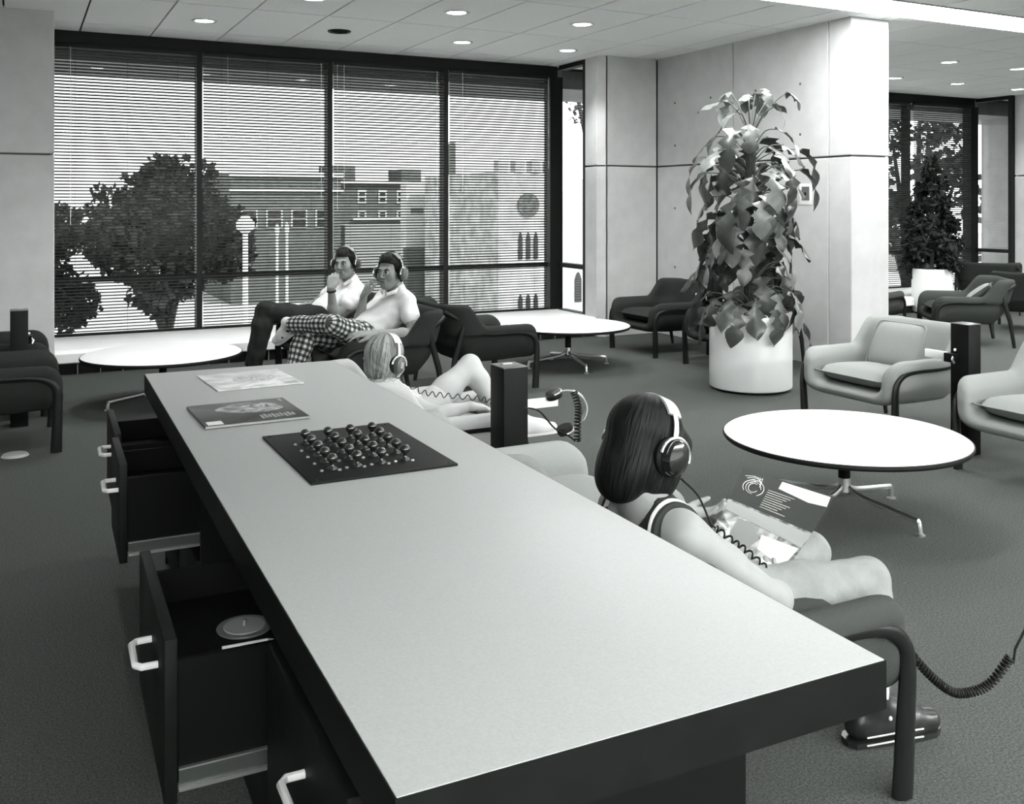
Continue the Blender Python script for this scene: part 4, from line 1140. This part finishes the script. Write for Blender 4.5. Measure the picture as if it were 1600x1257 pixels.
def headphones(hd, lab, band=None, cup=None, big=1.0, style='round'):
    """band over the head, two cups, yokes; one thing of its own in world space"""
    R, c, s = hd.R, hd.c, hd.s
    t = empty('headphones', tuple(c), 0, lab, 'headphones', 'worn headphones')
    band = band or ALU; cup = cup or BLACK
    def L(x, y, z): return Vector(R @ (vec(x, y, z) * s))
    def ribbon(r, w_, a0, a1, th, n=26, yoff=-.012, zc=.022):
        b = MB(); rows = []
        for i in range(n + 1):
            a = a0 + (a1 - a0) * i / n
            row = []
            for rr, yy in ((r, -w_ / 2), (r, w_ / 2), (r + th, w_ / 2), (r + th, -w_ / 2)):
                row.append(b.bm.verts.new(L(rr * .93 * math.cos(a), yy + yoff, zc + rr * 1.04 * math.sin(a))))
            rows.append(row)
        for A, B in zip(rows[:-1], rows[1:]):
            for k in range(4): b.bm.faces.new((A[k], A[(k + 1) % 4], B[(k + 1) % 4], B[k]))
        b.bm.faces.new(rows[0]); b.bm.faces.new(rows[-1][::-1])
        return b
    ribbon(.105, .046, math.radians(38), math.radians(142), .006).build('head_pad', band, t)
    ribbon(.108, .016, math.radians(2), math.radians(178), .003).build('headband', CHROME, t)
    for g_ in (-1, 1):
        A = Matrix(((R[0][0], R[0][1], R[0][2]), (R[1][0], R[1][1], R[1][2]), (R[2][0], R[2][1], R[2][2]))) @ Matrix.Rotation(g_ * PI / 2, 3, 'Y')
        M4 = A.to_4x4(); M4.translation = L(g_ * .080, -.008, -.012)
        k_ = s * big
        b = MB().lathe([(0, 0), (.040 * k_, 0), (.044 * k_, .006 * k_), (.044 * k_, .016 * k_), (.038 * k_, .022 * k_), (0, .022 * k_)], seg=22, M4=M4)
        b.build('ear_pad', RUBBER, t)
        sq = Matrix.Diagonal((1.08, .88, 1, 1)) if style == 'round' else Matrix.Diagonal((1.15, .72, 1, 1))
        b = MB().lathe([(0, .020 * k_), (.040 * k_, .020 * k_), (.041 * k_, .030 * k_), (.034 * k_, .044 * k_), (.018 * k_, .050 * k_), (0, .051 * k_)], seg=22, M4=M4 @ sq)
        cp = b.build('ear_cup', cup, t)
        if style != 'round':
            MB().lathe([(0, .050 * k_), (.016 * k_, .050 * k_), (.016 * k_, .052 * k_), (0, .052 * k_)], seg=4, M4=M4 @ Matrix.Diagonal((1.3, .8, 1, 1)) @ Matrix.Rotation(PI / 4, 4, 'Z')).build('cup_badge', ALU, cp)
        pts = []
        for i in range(13):
            a = PI * i / 12
            pts.append(L(g_ * (.080 + .030 * big), -.008 + .046 * big * math.cos(a), -.012 + .044 * big * math.sin(a)))
        MB().tube(pts, .0042 * s, 8).build('yoke', CHROME, t)
    # children were written relative to the head centre, which is the origin of the empty
    return t
def coil(name, par_loc, pts, r, turns, wire, lab=None, straight=(), mat=None):
    """coiled cord along a smooth path, with optional straight lead-out points"""
    path = bez(pts, 24); n = len(path); out = []
    tot = turns * 12
    for i in range(tot + 1):
        u = i / tot * (n - 1); k = min(int(u), n - 2); fr = u - k
        c = path[k].lerp(path[k + 1], fr); tg = (path[k + 1] - path[k]).normalized()
        a = tg.orthogonal().normalized(); 
        z = Vector((0, 0, 1)); a = (z - tg * z.dot(tg)).normalized(); b = tg.cross(a); th = 2 * PI * i / 12
        out.append(c + (a * math.cos(th) + b * math.sin(th)) * r)
    for p in straight: out.append(Vector(p))
    return MB().tube(out, wire, 6).build(name, mat or RUBBER)

# ---------------- boy in checked trousers (right of the two by the window)
def plaid_mat():
    m = M('checked_cloth', .5, .85, .2); n = m.node_tree; b = n.nodes['Principled BSDF']
    at = n.nodes.new('ShaderNodeAttribute'); at.attribute_name = 'weave'
    sp_ = n.nodes.new('ShaderNodeSeparateXYZ'); n.links.new(at.outputs['Vector'], sp_.inputs[0])
    outs = []
    for k in range(2):
        w1 = n.nodes.new('ShaderNodeMath'); w1.operation = 'MULTIPLY'; w1.inputs[1].default_value = 2 * PI / .040
        w2 = n.nodes.new('ShaderNodeMath'); w2.operation = 'SINE'; w3 = n.nodes.new('ShaderNodeMapRange')
        w3.inputs['From Min'].default_value = -.15; w3.inputs['From Max'].default_value = .15
        n.links.new(sp_.outputs[k], w1.inputs[0]); n.links.new(w1.outputs[0], w2.inputs[0]); n.links.new(w2.outputs[0], w3.inputs['Value']); outs.append(w3)
    ad = n.nodes.new('ShaderNodeMath'); ad.operation = 'ADD'
    n.links.new(outs[0].outputs[0], ad.inputs[0]); n.links.new(outs[1].outputs[0], ad.inputs[1])
    dv = n.nodes.new('ShaderNodeMath'); dv.operation = 'DIVIDE'; dv.inputs[1].default_value = 2
    r = n.nodes.new('ShaderNodeValToRGB'); r.color_ramp.elements[0].color = tint(.55); r.color_ramp.elements[1].color = tint(.02)
    e = r.color_ramp.elements.new(.5); e.color = tint(.11)
    n.links.new(ad.outputs[0], dv.inputs[0]); n.links.new(dv.outputs[0], r.inputs[0]); n.links.new(r.outputs[0], b.inputs['Base Color'])
    return m
def weave_attr(me, segs):
    n = len(me.vertices); V = np.zeros(n * 3, np.float32); me.vertices.foreach_get('co', V); V = V.reshape(-1, 3).astype(float)
    best = np.full(n, 9.); W = np.zeros((n, 3)); off = 0
    for a, b, ref in segs:
        a, b = vec(*a), vec(*b); d = b - a; Ln = np.linalg.norm(d); d /= Ln
        t = np.clip((V - a) @ d, 0, Ln); q = V - a - t[:, None] * d; dist = np.linalg.norm(q, axis=1)
        r1 = unit(vec(*ref) - d * np.dot(ref, d)); r2 = np.cross(d, r1)
        ang = np.arctan2(q @ r2, q @ r1)
        msk = dist < best
        W[msk, 0] = off + ((V - a) @ d)[msk]; W[msk, 1] = ang[msk] * .075; best[msk] = dist[msk]; off += Ln
    at = me.attributes.new('weave', 'FLOAT_VECTOR', 'POINT'); at.data.foreach_set('vector', W.astype(np.float32).ravel())

def boy_checked():
    t = empty('person', (2.15, 6.42, 0), 0, 'boy in white shirt and checked trousers, seated by window, hand at chin', 'person', 'listeners wearing headphones')
    hd = Head((2.30, 6.37, .905), (-.80, -.60, -.06), 1.0, .0)
    shN, shF, neck = (2.385, 6.255, .700), (2.355, 6.60, .710), (2.36, 6.42, .775)
    hip, chest = (2.09, 6.43, .455), (2.30, 6.43, .615)
    elN, wrN = (2.385, 6.125, .495), (2.085, 6.105, .515)
    elF, wrF = (2.115, 6.50, .515), (2.130, 6.43, .735)
    hpN, hpF = (2.10, 6.34, .45), (2.10, 6.52, .45)
    knX, anX = (1.83, 6.17, .585), (1.655, 6.47, .565)
    knR, anR = (1.74, 6.50, .490), (1.60, 6.43, .12)
    F = Field((1.4, 5.95, .02), (2.60, 6.80, 1.06), .0058)
    torso(F, hip, chest, shN, shF, neck, .80)
    hd.skull(F); hd.neck(F, neck)
    arm(F, shN, elN, wrN, .98); arm(F, shF, elF, wrF, .98)
    hand(F, wrN, (-.95, .05, .06), (.05, .25, -1), 1, 1.0, .30, .16)
    hand(F, wrF, (.25, -.25, .9), (.95, -.2, .2), -1, 1.0, .75, .05, .5)
    leg(F, hpN, knX, anX, .93); leg(F, hpF, knR, anR, .93)
    body = F.build('body', SKIN_A, t); hd.face(t)
    G = Field((1.4, 5.95, .02), (2.45, 6.80, .75), .007)
    leg(G, hpN, knX, anX, .93, .014); leg(G, hpF, knR, (1.615, 6.435, .16), .93, .022)
    G.cone((2.10, 6.36, .46), (2.10, 6.50, .46), .118, .118, .05)
    G.cone((1.70, 6.40, .572), anX, .052, .056, .02)
    for u in np.linspace(.1, .95, 6):
        q = vec(*knX) * (1 - u) + vec(*anX) * u; G.ell(q + vec(0, -.01, -.035), (.030, .030, .012), None, .02)
    folds(G, .0035, 48., .3); o = G.build('trousers', plaid_mat(), t)
    weave_attr(o.data, [(hpN, knX, (0, 1, -1)), (knX, anX, (.3, .5, -1)), (hpF, knR, (0, 1, -1)), (knR, anR, (.6, .8, 0))])
    S = Field((1.9, 5.98, .38), (2.62, 6.80, .86), .007)
    torso(S, hip, chest, shN, shF, neck, .80, .017)
    S.cone(shN, vec(*shN) * .55 + vec(*elN) * .45, .058, .066, .02); S.cone(shF, vec(*shF) * .55 + vec(*elF) * .45, .058, .064, .02)
    S.ell(hd.p(0, .02, -.115), (.062, .070, .05), hd.R, .01, 'sub')
    folds(S, .0035, 55., .7); sh = S.build('shirt', SHIRT_W, t)
    for g_ in (-1, 1):
        a = hd.p(g_ * .012, .070, -.150); b = hd.p(g_ * .060, .030, -.135); c = hd.p(g_ * .062, -.03, -.115)
        MB().tube([a, b, c], [.010, .015, .012], 8, flat=.35).build('collar', SHIRT_W, sh)
    Hf = Field(hd.c - .15, hd.c + .16, .0058)
    hd.ell(Hf, (0, -.020, .044), (.083, .104, .096), .01); hd.ell(Hf, (0, -.05, -.03), (.074, .062, .070), .02)
    hairline(Hf, hd, .070, .038); hd.ell(Hf, (0, .03, -.12), (.11, .070, .075), .012, 'sub')
    tufts(Hf, hd); strands(Hf.build('hair', HAIR_BK, t), hd)
    sh_, p = shoe(t, anX + vec(-.035, .05, -.005), (-.60, .45, -.55), (-.35, -.55, .75), .92, SHOE_W, sole=SHOE_W)
    MB().tube([Vector(p(-.045, .02, -.03)), Vector(p(0, .045, .012)), Vector(p(.045, .02, -.03))], .010, 6).build('strap', SHOE_D, sh_)
    MB().tube([Vector(p(-.046, .09, -.045)), Vector(p(0, .10, -.008)), Vector(p(.046, .09, -.045))], .009, 6).build('strap', SHOE_D, sh_)
    shoe(t, (1.60, 6.43, .095), (-1, -.1, 0), (0, 0, 1), .95, SHOE_W, sole=SHOE_D)
    unbase(t)
    headphones(hd, 'grey headphones worn by boy in checked trousers', M('hp_band_grey', .22, .5), M('hp_cup_grey', .13, .4), 1.05)
boy_checked()

# ---------------- boy with wristwatch (left of the two by the window)
def boy_watch():
    t = empty('person', (2.15, 7.5, 0), 0, 'boy in white shirt and dark trousers with wristwatch, fist at mouth', 'person', 'listeners wearing headphones')
    hd = Head((2.315, 7.46, .905), (-.68, -.73, -.10), .98, -.04)
    shN, shF, neck = (2.40, 7.355, .685), (2.345, 7.69, .700), (2.37, 7.51, .765)
    hip, chest = (2.08, 7.52, .45), (2.31, 7.52, .605)
    elN, wrN = (2.17, 7.30, .490), (2.145, 7.265, .725)
    elF, wrF = (2.16, 7.86, .53), (1.93, 7.72, .52)
    hpN, hpF = (2.08, 7.43, .45), (2.08, 7.61, .45)
    knN, anN = (1.70, 7.50, .555), (1.60, 7.44, .14)
    knF, anF = (1.74, 7.74, .53), (1.63, 7.70, .14)
    F = Field((1.35, 7.05, .02), (2.60, 8.05, 1.06), .0058)
    torso(F, hip, chest, shN, shF, neck, .80); hd.skull(F); hd.neck(F, neck)
    arm(F, shN, elN, wrN, .98); arm(F, shF, elF, wrF, .98)
    hand(F, wrN, (.18, .25, .85), (.55, .85, .1), -1, 1.0, 1.05, .02, .35)
    hand(F, wrF, (-.9, -.2, .0), (0, 0, -1), -1, 1.0, .3)
    leg(F, hpN, knN, anN, .93); leg(F, hpF, knF, anF, .9)
    F.build('body', SKIN_A, t); hd.face(t)
    G = Field((1.35, 7.05, .02), (2.45, 8.05, .78), .0075)
    leg(G, hpN, knN, (1.60, 7.44, .12), .93, .020); leg(G, hpF, knF, (1.63, 7.70, .12), .93, .020); G.cone((2.08, 7.43, .46), (2.08, 7.61, .46), .115, .115, .05)
    folds(G, .004, 44., .9); G.build('trousers', PANT_D, t)
    S = Field((1.9, 7.05, .36), (2.62, 8.0, .86), .007)
    torso(S, hip, chest, shN, shF, neck, .80, .017)
    S.cone(shN, vec(*shN) * .55 + vec(*elN) * .45, .058, .068, .02); S.cone(shF, vec(*shF) * .55 + vec(*elF) * .45, .058, .064, .02)
    S.ell(hd.p(0, .02, -.115), (.062, .070, .05), hd.R, .01, 'sub')
    folds(S, .0035, 55., .7); sh = S.build('shirt', SHIRT_W, t)
    for g_ in (-1, 1):
        MB().tube([hd.p(g_ * .012, .075, -.165), hd.p(g_ * .062, .035, -.14), hd.p(g_ * .064, -.03, -.12)], [.012, .018, .012], 8, flat=.35).build('collar', SHIRT_W, sh)
    Hf = Field(hd.c - .15, hd.c + .16, .0058)
    hd.ell(Hf, (0, -.022, .040), (.082, .104, .096), .01); hd.ell(Hf, (0, -.05, -.03), (.076, .062, .075), .02)
    hairline(Hf, hd, .060, .040, 1.5); hd.ell(Hf, (0, .03, -.125), (.11, .07, .075), .012, 'sub')
    tufts(Hf, hd); strands(Hf.build('hair', HAIR_BK, t), hd)
    w0 = vec(*wrN) * .90 + vec(*elN) * .10; ax = unit(vec(*wrN) - vec(*elN)); a1 = unit(np.cross(ax, (0, 1, .1))); a2 = np.cross(ax, a1)
    MB().tube([Vector(w0 + (a1 * math.cos(q) + a2 * math.sin(q)) * .031) for q in np.linspace(0, 2 * PI, 17)[:-1]], .0075, 6, closed=True).build('wristwatch', BLACK, t)
    shoe(t, (1.60, 7.44, .10), (-1, -.1, 0), (0, 0, 1), .95, SHOE_D)
    shoe(t, (1.63, 7.70, .10), (-1, .1, 0), (0, 0, 1), .95, SHOE_D)
    unbase(t)
    headphones(hd, 'dark headphones worn by boy with wristwatch', M('hp_band_grey', .22, .5), M('hp_cup_dark', .04, .4), 1.0)
boy_watch()

# ---------------- blond child in the light chair beside the desk
def child_blond():
    t = empty('person', (1.55, 4.08, 0), 0, 'blond child in sleeveless pale top, seen from behind, knee drawn up', 'person', 'listeners wearing headphones')
    hd = Head((1.475, 4.13, .672), (.90, .34, -.22), .90, .0)
    shN, shF, neck = (1.475, 3.975, .515), (1.455, 4.235, .520), (1.455, 4.11, .560)
    hip, chest = (1.58, 4.07, .43), (1.475, 4.10, .475)
    elN, wrN = (1.60, 3.80, .480), (1.735, 3.785, .505)
    elF, wrF = (1.62, 4.33, .46), (1.78, 4.25, .47)
    hpN, hpF = (1.60, 4.00, .44), (1.60, 4.13, .44)
    knN, anN = (1.850, 4.045, .635), (1.955, 3.93, .40)
    knF, anF = (1.92, 4.16, .44), (1.99, 3.84, .42)
    F = Field((1.25, 3.66, .3), (2.16, 4.46, .82), .0055)
    torso(F, hip, chest, shN, shF, neck, .76); hd.skull(F); hd.neck(F, neck, .046)
    arm(F, shN, elN, wrN, .80); arm(F, shF, elF, wrF, .80)
    hand(F, wrN, (.9, .15, -.15), (0, .1, -1), 1, .80, .45)
    hand(F, wrF, (.9, -.2, .0), (0, 0, -1), -1, .80, .3)
    leg(F, hpN, knN, anN, .84); leg(F, hpF, knF, anF, .82)
    F.build('body', M('skin_pale', .40, .55, .35), t); hd.face(t)
    S = Field((1.25, 3.75, .36), (1.75, 4.42, .62), .006)
    torso(S, hip, chest, shN, shF, neck, .76, .014); S.ell(hd.p(0, .0, -.115), (.07, .08, .05), hd.R, .01, 'sub')
    S.cone(shN, vec(*shN) * .8 + vec(*elN) * .2, .052, .054, .02)
    S.build('top', print_mat('top_ruffled', .30, .75, 70, .85, 2.5), t)
    G = Field((1.4, 3.85, .3), (1.85, 4.3, .62), .007)
    for h_, k_ in ((hpN, knN), (hpF, knF)): G.cone(h_, vec(*h_) * .72 + vec(*k_) * .28, .078, .072, .03)
    G.build('shorts', M('shorts_pale', .45, .85), t)
    Hf = Field(hd.c - .16, hd.c + .15, .0058)
    hd.ell(Hf, (0, -.024, .038), (.088, .108, .094), .01); hd.ell(Hf, (0, -.046, -.035), (.080, .066, .070), .03)
    for x in (-1, 1): hd.ell(Hf, (x * .062, -.005, -.030), (.026, .050, .062), .02)
    hd.ell(Hf, (0, .100, -.050), (.066, .060, .092), .010, 'sub')
    tufts(Hf, hd); strands(Hf.build('hair', HAIR_BL, t), hd)
    for an, d in ((anN, (.55, -.55, -.5)), (anF, (.9, -.35, .1))):
        shoe(t, vec(*an) + vec(.01, -.02, -.01), d, (0, .15, 1), .80, SHOE_W)
    unbase(t)
    headphones(hd, 'headphones with pale square cups worn by the blond child', M('hp_band_pale', .45, .4), M('hp_cup_mid', .10, .35), 1.0, 'square')
    c = coil('headphone_cord', None, [hd.p(.10, -.01, -.06), (1.57, 3.95, .555), (1.68, 3.90, .535), (1.80, 3.82, .525), (1.86, 3.79, .500)], .011, 14, .0022)
    tag(c, 'thin coiled cord from the blond child\'s headphones to hand', 'cord')
child_blond()

# ---------------- child with the record sleeve, nearest to the camera
def child_near():
    t = empty('person', (1.6, 1.9, 0), 0, 'dark haired child in tank top and pale jeans reading a record sleeve', 'person', 'listeners wearing headphones')
    hd = Head((1.462, 2.085, .742), (.93, .12, -.42), 1.0, .06)
    shN, shF, neck = (1.455, 1.915, .565), (1.435, 2.185, .565), (1.432, 2.045, .610)
    hip, chest = (1.56, 1.95, .42), (1.455, 2.04, .50)
    elN, wrN = (1.615, 1.775, .425), (1.690, 1.855, .405)
    elF, wrF = (1.58, 2.33, .46), (1.690, 2.255, .490)
    hpN, hpF = (1.60, 1.90, .385), (1.60, 2.04, .385)
    knN, anN = (2.00, 1.845, .385), (1.965, 1.785, .11)
    knF, anF = (2.03, 2.085, .375), (2.02, 2.16, .10)
    F = Field((1.25, 1.60, .02), (2.2, 2.46, .90), .0052)
    torso(F, hip, chest, shN, shF, neck, .80); hd.skull(F); hd.neck(F, neck, .050)
    arm(F, shN, elN, wrN, 1.0); arm(F, shF, elF, wrF, .88)
    hand(F, wrN, (.45, .75, -.02), (-.2, .1, 1), 1, .82, .35, .08, .7)
    hand(F, wrF, (.70, -.65, .05), (-.2, .2, .9), -1, .82, .35, .08, .7)
    leg(F, hpN, knN, anN, .78); leg(F, hpF, knF, anF, .78)
    F.build('body', SKIN_B, t); hd.face(t)
    G = Field((1.4, 1.70, .08), (2.2, 2.3, .58), .0065)
    leg(G, hpN, knN, (1.968, 1.79, .15), .80, .012); leg(G, hpF, knF, (2.02, 2.155, .14), .80, .012); G.cone((1.58, 1.91, .40), (1.58, 2.03, .40), .095, .095, .05)
    folds(G, .0025, 60., .2); G.build('jeans', JEAN_L, t)
    S = Field((1.28, 1.82, .36), (1.72, 2.28, .64), .006)
    torso(S, hip, chest, vec(*shN) + vec(0, .035, 0), vec(*shF) - vec(0, .035, 0), neck, .78, .012)
    S.ell(hd.p(0, -.01, -.14), (.085, .10, .075), hd.R, .012, 'sub')
    for sh_ in (shN, shF): S.ell(vec(*sh_) + vec(.02, -.015 if sh_ is shN else .015, .0), (.075, .050, .075), None, .010, 'sub')
    top_ = S.build('tank_top', TANK, t)
    for sh_, g_ in ((shN, 1), (shF, -1)):
        y = sh_[1]
        MB().tube(bez([(1.368, y + g_ * .030, .545), (1.388, y + g_ * .040, .608), (1.438, y + g_ * .045, .638), (1.492, y + g_ * .040, .618), (1.53, y + g_ * .03, .56)], 5), .0065, 8).build('trim', SHIRT_W, top_)
        MB().tube(bez([(1.372, y + g_ * .016, .54), (1.390, y + g_ * .026, .602), (1.438, y + g_ * .030, .632), (1.492, y + g_ * .026, .612), (1.53, y + g_ * .02, .555)], 5), .009, 8).build('trim', TANK, top_)
    Hf = Field(hd.c - .20, hd.c + .17, .0055)
    hd.ell(Hf, (0, -.022, .036), (.090, .112, .098), .01); hd.ell(Hf, (0, -.058, -.060), (.086, .066, .090), .03); hd.ell(Hf, (0, -.066, -.108), (.062, .042, .048), .03)
    for x in (-1, 1): hd.ell(Hf, (x * .070, .010, -.040), (.024, .060, .085), .02)
    hd.ell(Hf, (0, .075, .03), (.072, .045, .05), .02)
    hd.ell(Hf, (0, .112, -.060), (.058, .052, .090), .010, 'sub')
    strands(Hf.build('hair', HAIR_BK, t), hd)
    so, p = shoe(t, (1.955, 1.785, .092), (.97, -.22, 0), (0, 0, 1), .98, SHOE_D, sole=SHOE_D)
    for z in (-.058, -.078):
        MB().tube([Vector(p(.046, -.05, z)), Vector(p(.049, .05, z + .004)), Vector(p(.043, .12, z))], .0022, 5).build('stripe', SHOE_W, so)
    for y in (.025, .055): MB().lathe([(0, 0), (.006, 0), (.005, .003), (0, .003)], M4=Matrix.Translation(Vector(p(.036, y, -.022))) @ Matrix.Rotation(PI / 2, 4, 'X'), seg=10).build('eyelet', SHOE_W, so)
    MB().lathe([(.030, 0), (.034, .0), (.036, .05), (.030, .05)], (1.96, 1.785, .10), seg=16).build('sock', SHOE_W, t)
    shoe(t, (2.02, 2.16, .092), (.97, .2, 0), (0, 0, 1), .98, SHOE_D)
    unbase(t)
    headphones(hd, 'headphones with wide silver band and black cups on near child', M('hp_band_silver', .55, .35, .5, metal=.35), M('hp_cup_gloss', .012, .12, .6, coat=.7), 1.12)
    path = bez([hd.p(.115, .03, -.055), (1.55, 1.985, .630), (1.565, 1.955, .570), (1.575, 1.945, .555)], 8)
    b = MB().tube(path, .003, 6)
    c = b.build('headphone_cord', RUBBER); tag(c, 'black cord hanging from near child\'s headphones', 'cord')
    coil('coiled_part', None, [(1.575, 1.945, .555), (1.61, 1.925, .525), (1.64, 1.905, .50), (1.675, 1.885, .465), (1.70, 1.87, .44)], .007, 9, .0028).parent = c
child_near()

# gatefold record sleeve held by the near child
def gatefold():
    # four corners in the room: a far top, b near top, c near bottom, d far bottom
    a, b, c, d = [Vector(q) for q in ((1.955, 2.285, .575), (2.085, 2.045, .535), (1.735, 1.90, .405), (1.690, 2.125, .455))]
    t = empty('record_sleeve', tuple((a + b + c + d) / 4), 0, 'open glossy record sleeve held by the near child', 'record sleeve', 'record sleeves')
    o = (a + b + c + d) / 4
    def q(u, v, lift=0.0):                           # u: a->b, v: top->bottom
        p = (a.lerp(b, u)).lerp(d.lerp(c, u), v)
        n = (b - a).cross(d - a).normalized()
        if n.z < 0: n = -n
        sag = .012 * (1 - abs(2 * v - 1))
        return p - o + n * (lift - sag)
    def patch(pts, lift, name, mat, par, th=.0003):
        bm = MB(); n = (b - a).cross(d - a).normalized(); n = n if n.z > 0 else -n
        bm.poly([q(u, v, lift) for u, v in pts], th, n); return bm.build(name, mat, par)
    pan = []
    for (v0, v1, mt) in ((0, .42, M('gate_dark', .03, .22, .6, coat=.5)), (.42, 1.0, print_mat('gate_photo', .05, .34, 11, .22, 3.0))):
        bm = MB(); n = (b - a).cross(d - a).normalized(); n = n if n.z > 0 else -n
        rows = [[bm.bm.verts.new(q(u, v0 + (v1 - v0) * k / 4)) for u in (0, .25, .5, .75, 1)] for k in range(5)]
        fs = [bm.bm.faces.new((rows[i][j], rows[i][j + 1], rows[i + 1][j + 1], rows[i + 1][j])) for i in range(4) for j in range(4)]
        r = bmesh.ops.extrude_face_region(bm.bm, geom=fs)
        bmesh.ops.translate(bm.bm, verts=[g_ for g_ in r['geom'] if isinstance(g_, bmesh.types.BMVert)], vec=n * .003)
        pan.append(bm.build('panel', mt, t))
    # printed matter: scrollwork, lines of small type, a white label
    up = .0042
    for k in range(3):
        pts = [q(.20 + (.055 + .022 * k) * math.cos(s_) * (1 + .1 * k), .20 + .055 * math.sin(s_) * (1 + .35 * k), up) for s_ in np.linspace(.4 + k, 5.2 + k, 14)]
        MB().tube(pts, .0011, 5).build('scroll', PRW, pan[0])
    for k in range(4):
        MB().tube([q(.06 + .03 * k, .09 + .02 * k, up), q(.16 + .03 * k, .06, up), q(.26, .11 + .02 * k, up)], .0011, 5).build('scroll', PRW, pan[0])
    for k in range(9):
        v = .16 + .026 * k; L_ = .30 - .10 * ((k % 4) / 3.0)
        patch([(.36, v), (.36 + L_, v), (.36 + L_, v + .010), (.36, v + .010)], .0034, 'type_line', PRG, pan[0])
    patch([(.45, .02), (.97, .02), (.99, .13), (.80, .15), (.45, .11)], .0034, 'painted_glare', PRW, pan[0])  # glare on the glossy sleeve, painted as a white patch
    patch([(.0, .44), (1, .44), (1, .60), (0, .56)], .0034, 'grey_band', PRG, pan[1])
    patch([(.55, .66), (.98, .62), (.96, .86), (.60, .82)], .0034, 'pale_field', PRW, pan[1])
    patch([(.22, .60), (.42, .58), (.55, .72), (.48, .92), (.30, .94), (.20, .78)], .0037, 'dark_shape', PRM, pan[1])
    patch([(.70, .88), (.93, .87), (.94, .99), (.72, .995)], .0040, 'white_label', PRW, pan[1])
gatefold()

# headphones hung on the post between desk chairs, with their coiled cord
def hung_headphones():
    hd = Head((2.005, 3.47, .515), (-.35, -.9, -.1), .80, 1.25)
    t = headphones(hd, 'spare headphones hung beside the black desk post', M('hp_band_pale', .45, .4), M('hp_cup_dark', .04, .4), 1.0)
    MB().box(1.81 - hd.c[0], 2.0 - hd.c[0], 3.49 - hd.c[1], 3.50 - hd.c[1], .02, .06, .002).build('hook_bar', WHITEP, t)
    c = coil('spare_cord', None, [(2.045, 3.44, .60), (2.06, 3.43, .54), (2.055, 3.425, .47), (2.05, 3.42, .40)], .013, 16, .0034)
    tag(c, 'thick coiled cord of the spare headphones beside the desk post', 'cord')
    lead = MB().tube(bez([(1.805, 3.42, .56), (1.86, 3.40, .545), (1.93, 3.40, .47), (2.0, 3.41, .43), (2.04, 3.42, .40)], 6), .0035, 6).build('lead', RUBBER, c)
hung_headphones()
# cord sagging away from the nearest chair, out of the picture at right
c = coil('coiled_cord', None, [(1.875, 1.635, .34), (1.93, 1.61, .265), (1.97, 1.58, .222), (2.0, 1.555, .214), (2.05, 1.525, .236), (2.10, 1.505, .298)], .009, 46, .0030,
         straight=[(2.105, 1.50, .285), (2.112, 1.50, .318), (2.14, 1.495, .36), (2.18, 1.49, .41)])
tag(c, 'black coiled cord sagging from the nearest chair to the right edge', 'cord')
# small pale floor outlet cap under the left chair
t = empty('floor_outlet', (-.02, 5.93, 0), 0, 'small pale floor outlet cap under the left dark chair', 'outlet')
MB().lathe([(0, 0), (.07, 0), (.06, .012), (.03, .018), (0, .019)], seg=28).build('cap', M('cap_grey', .35, .4), t)
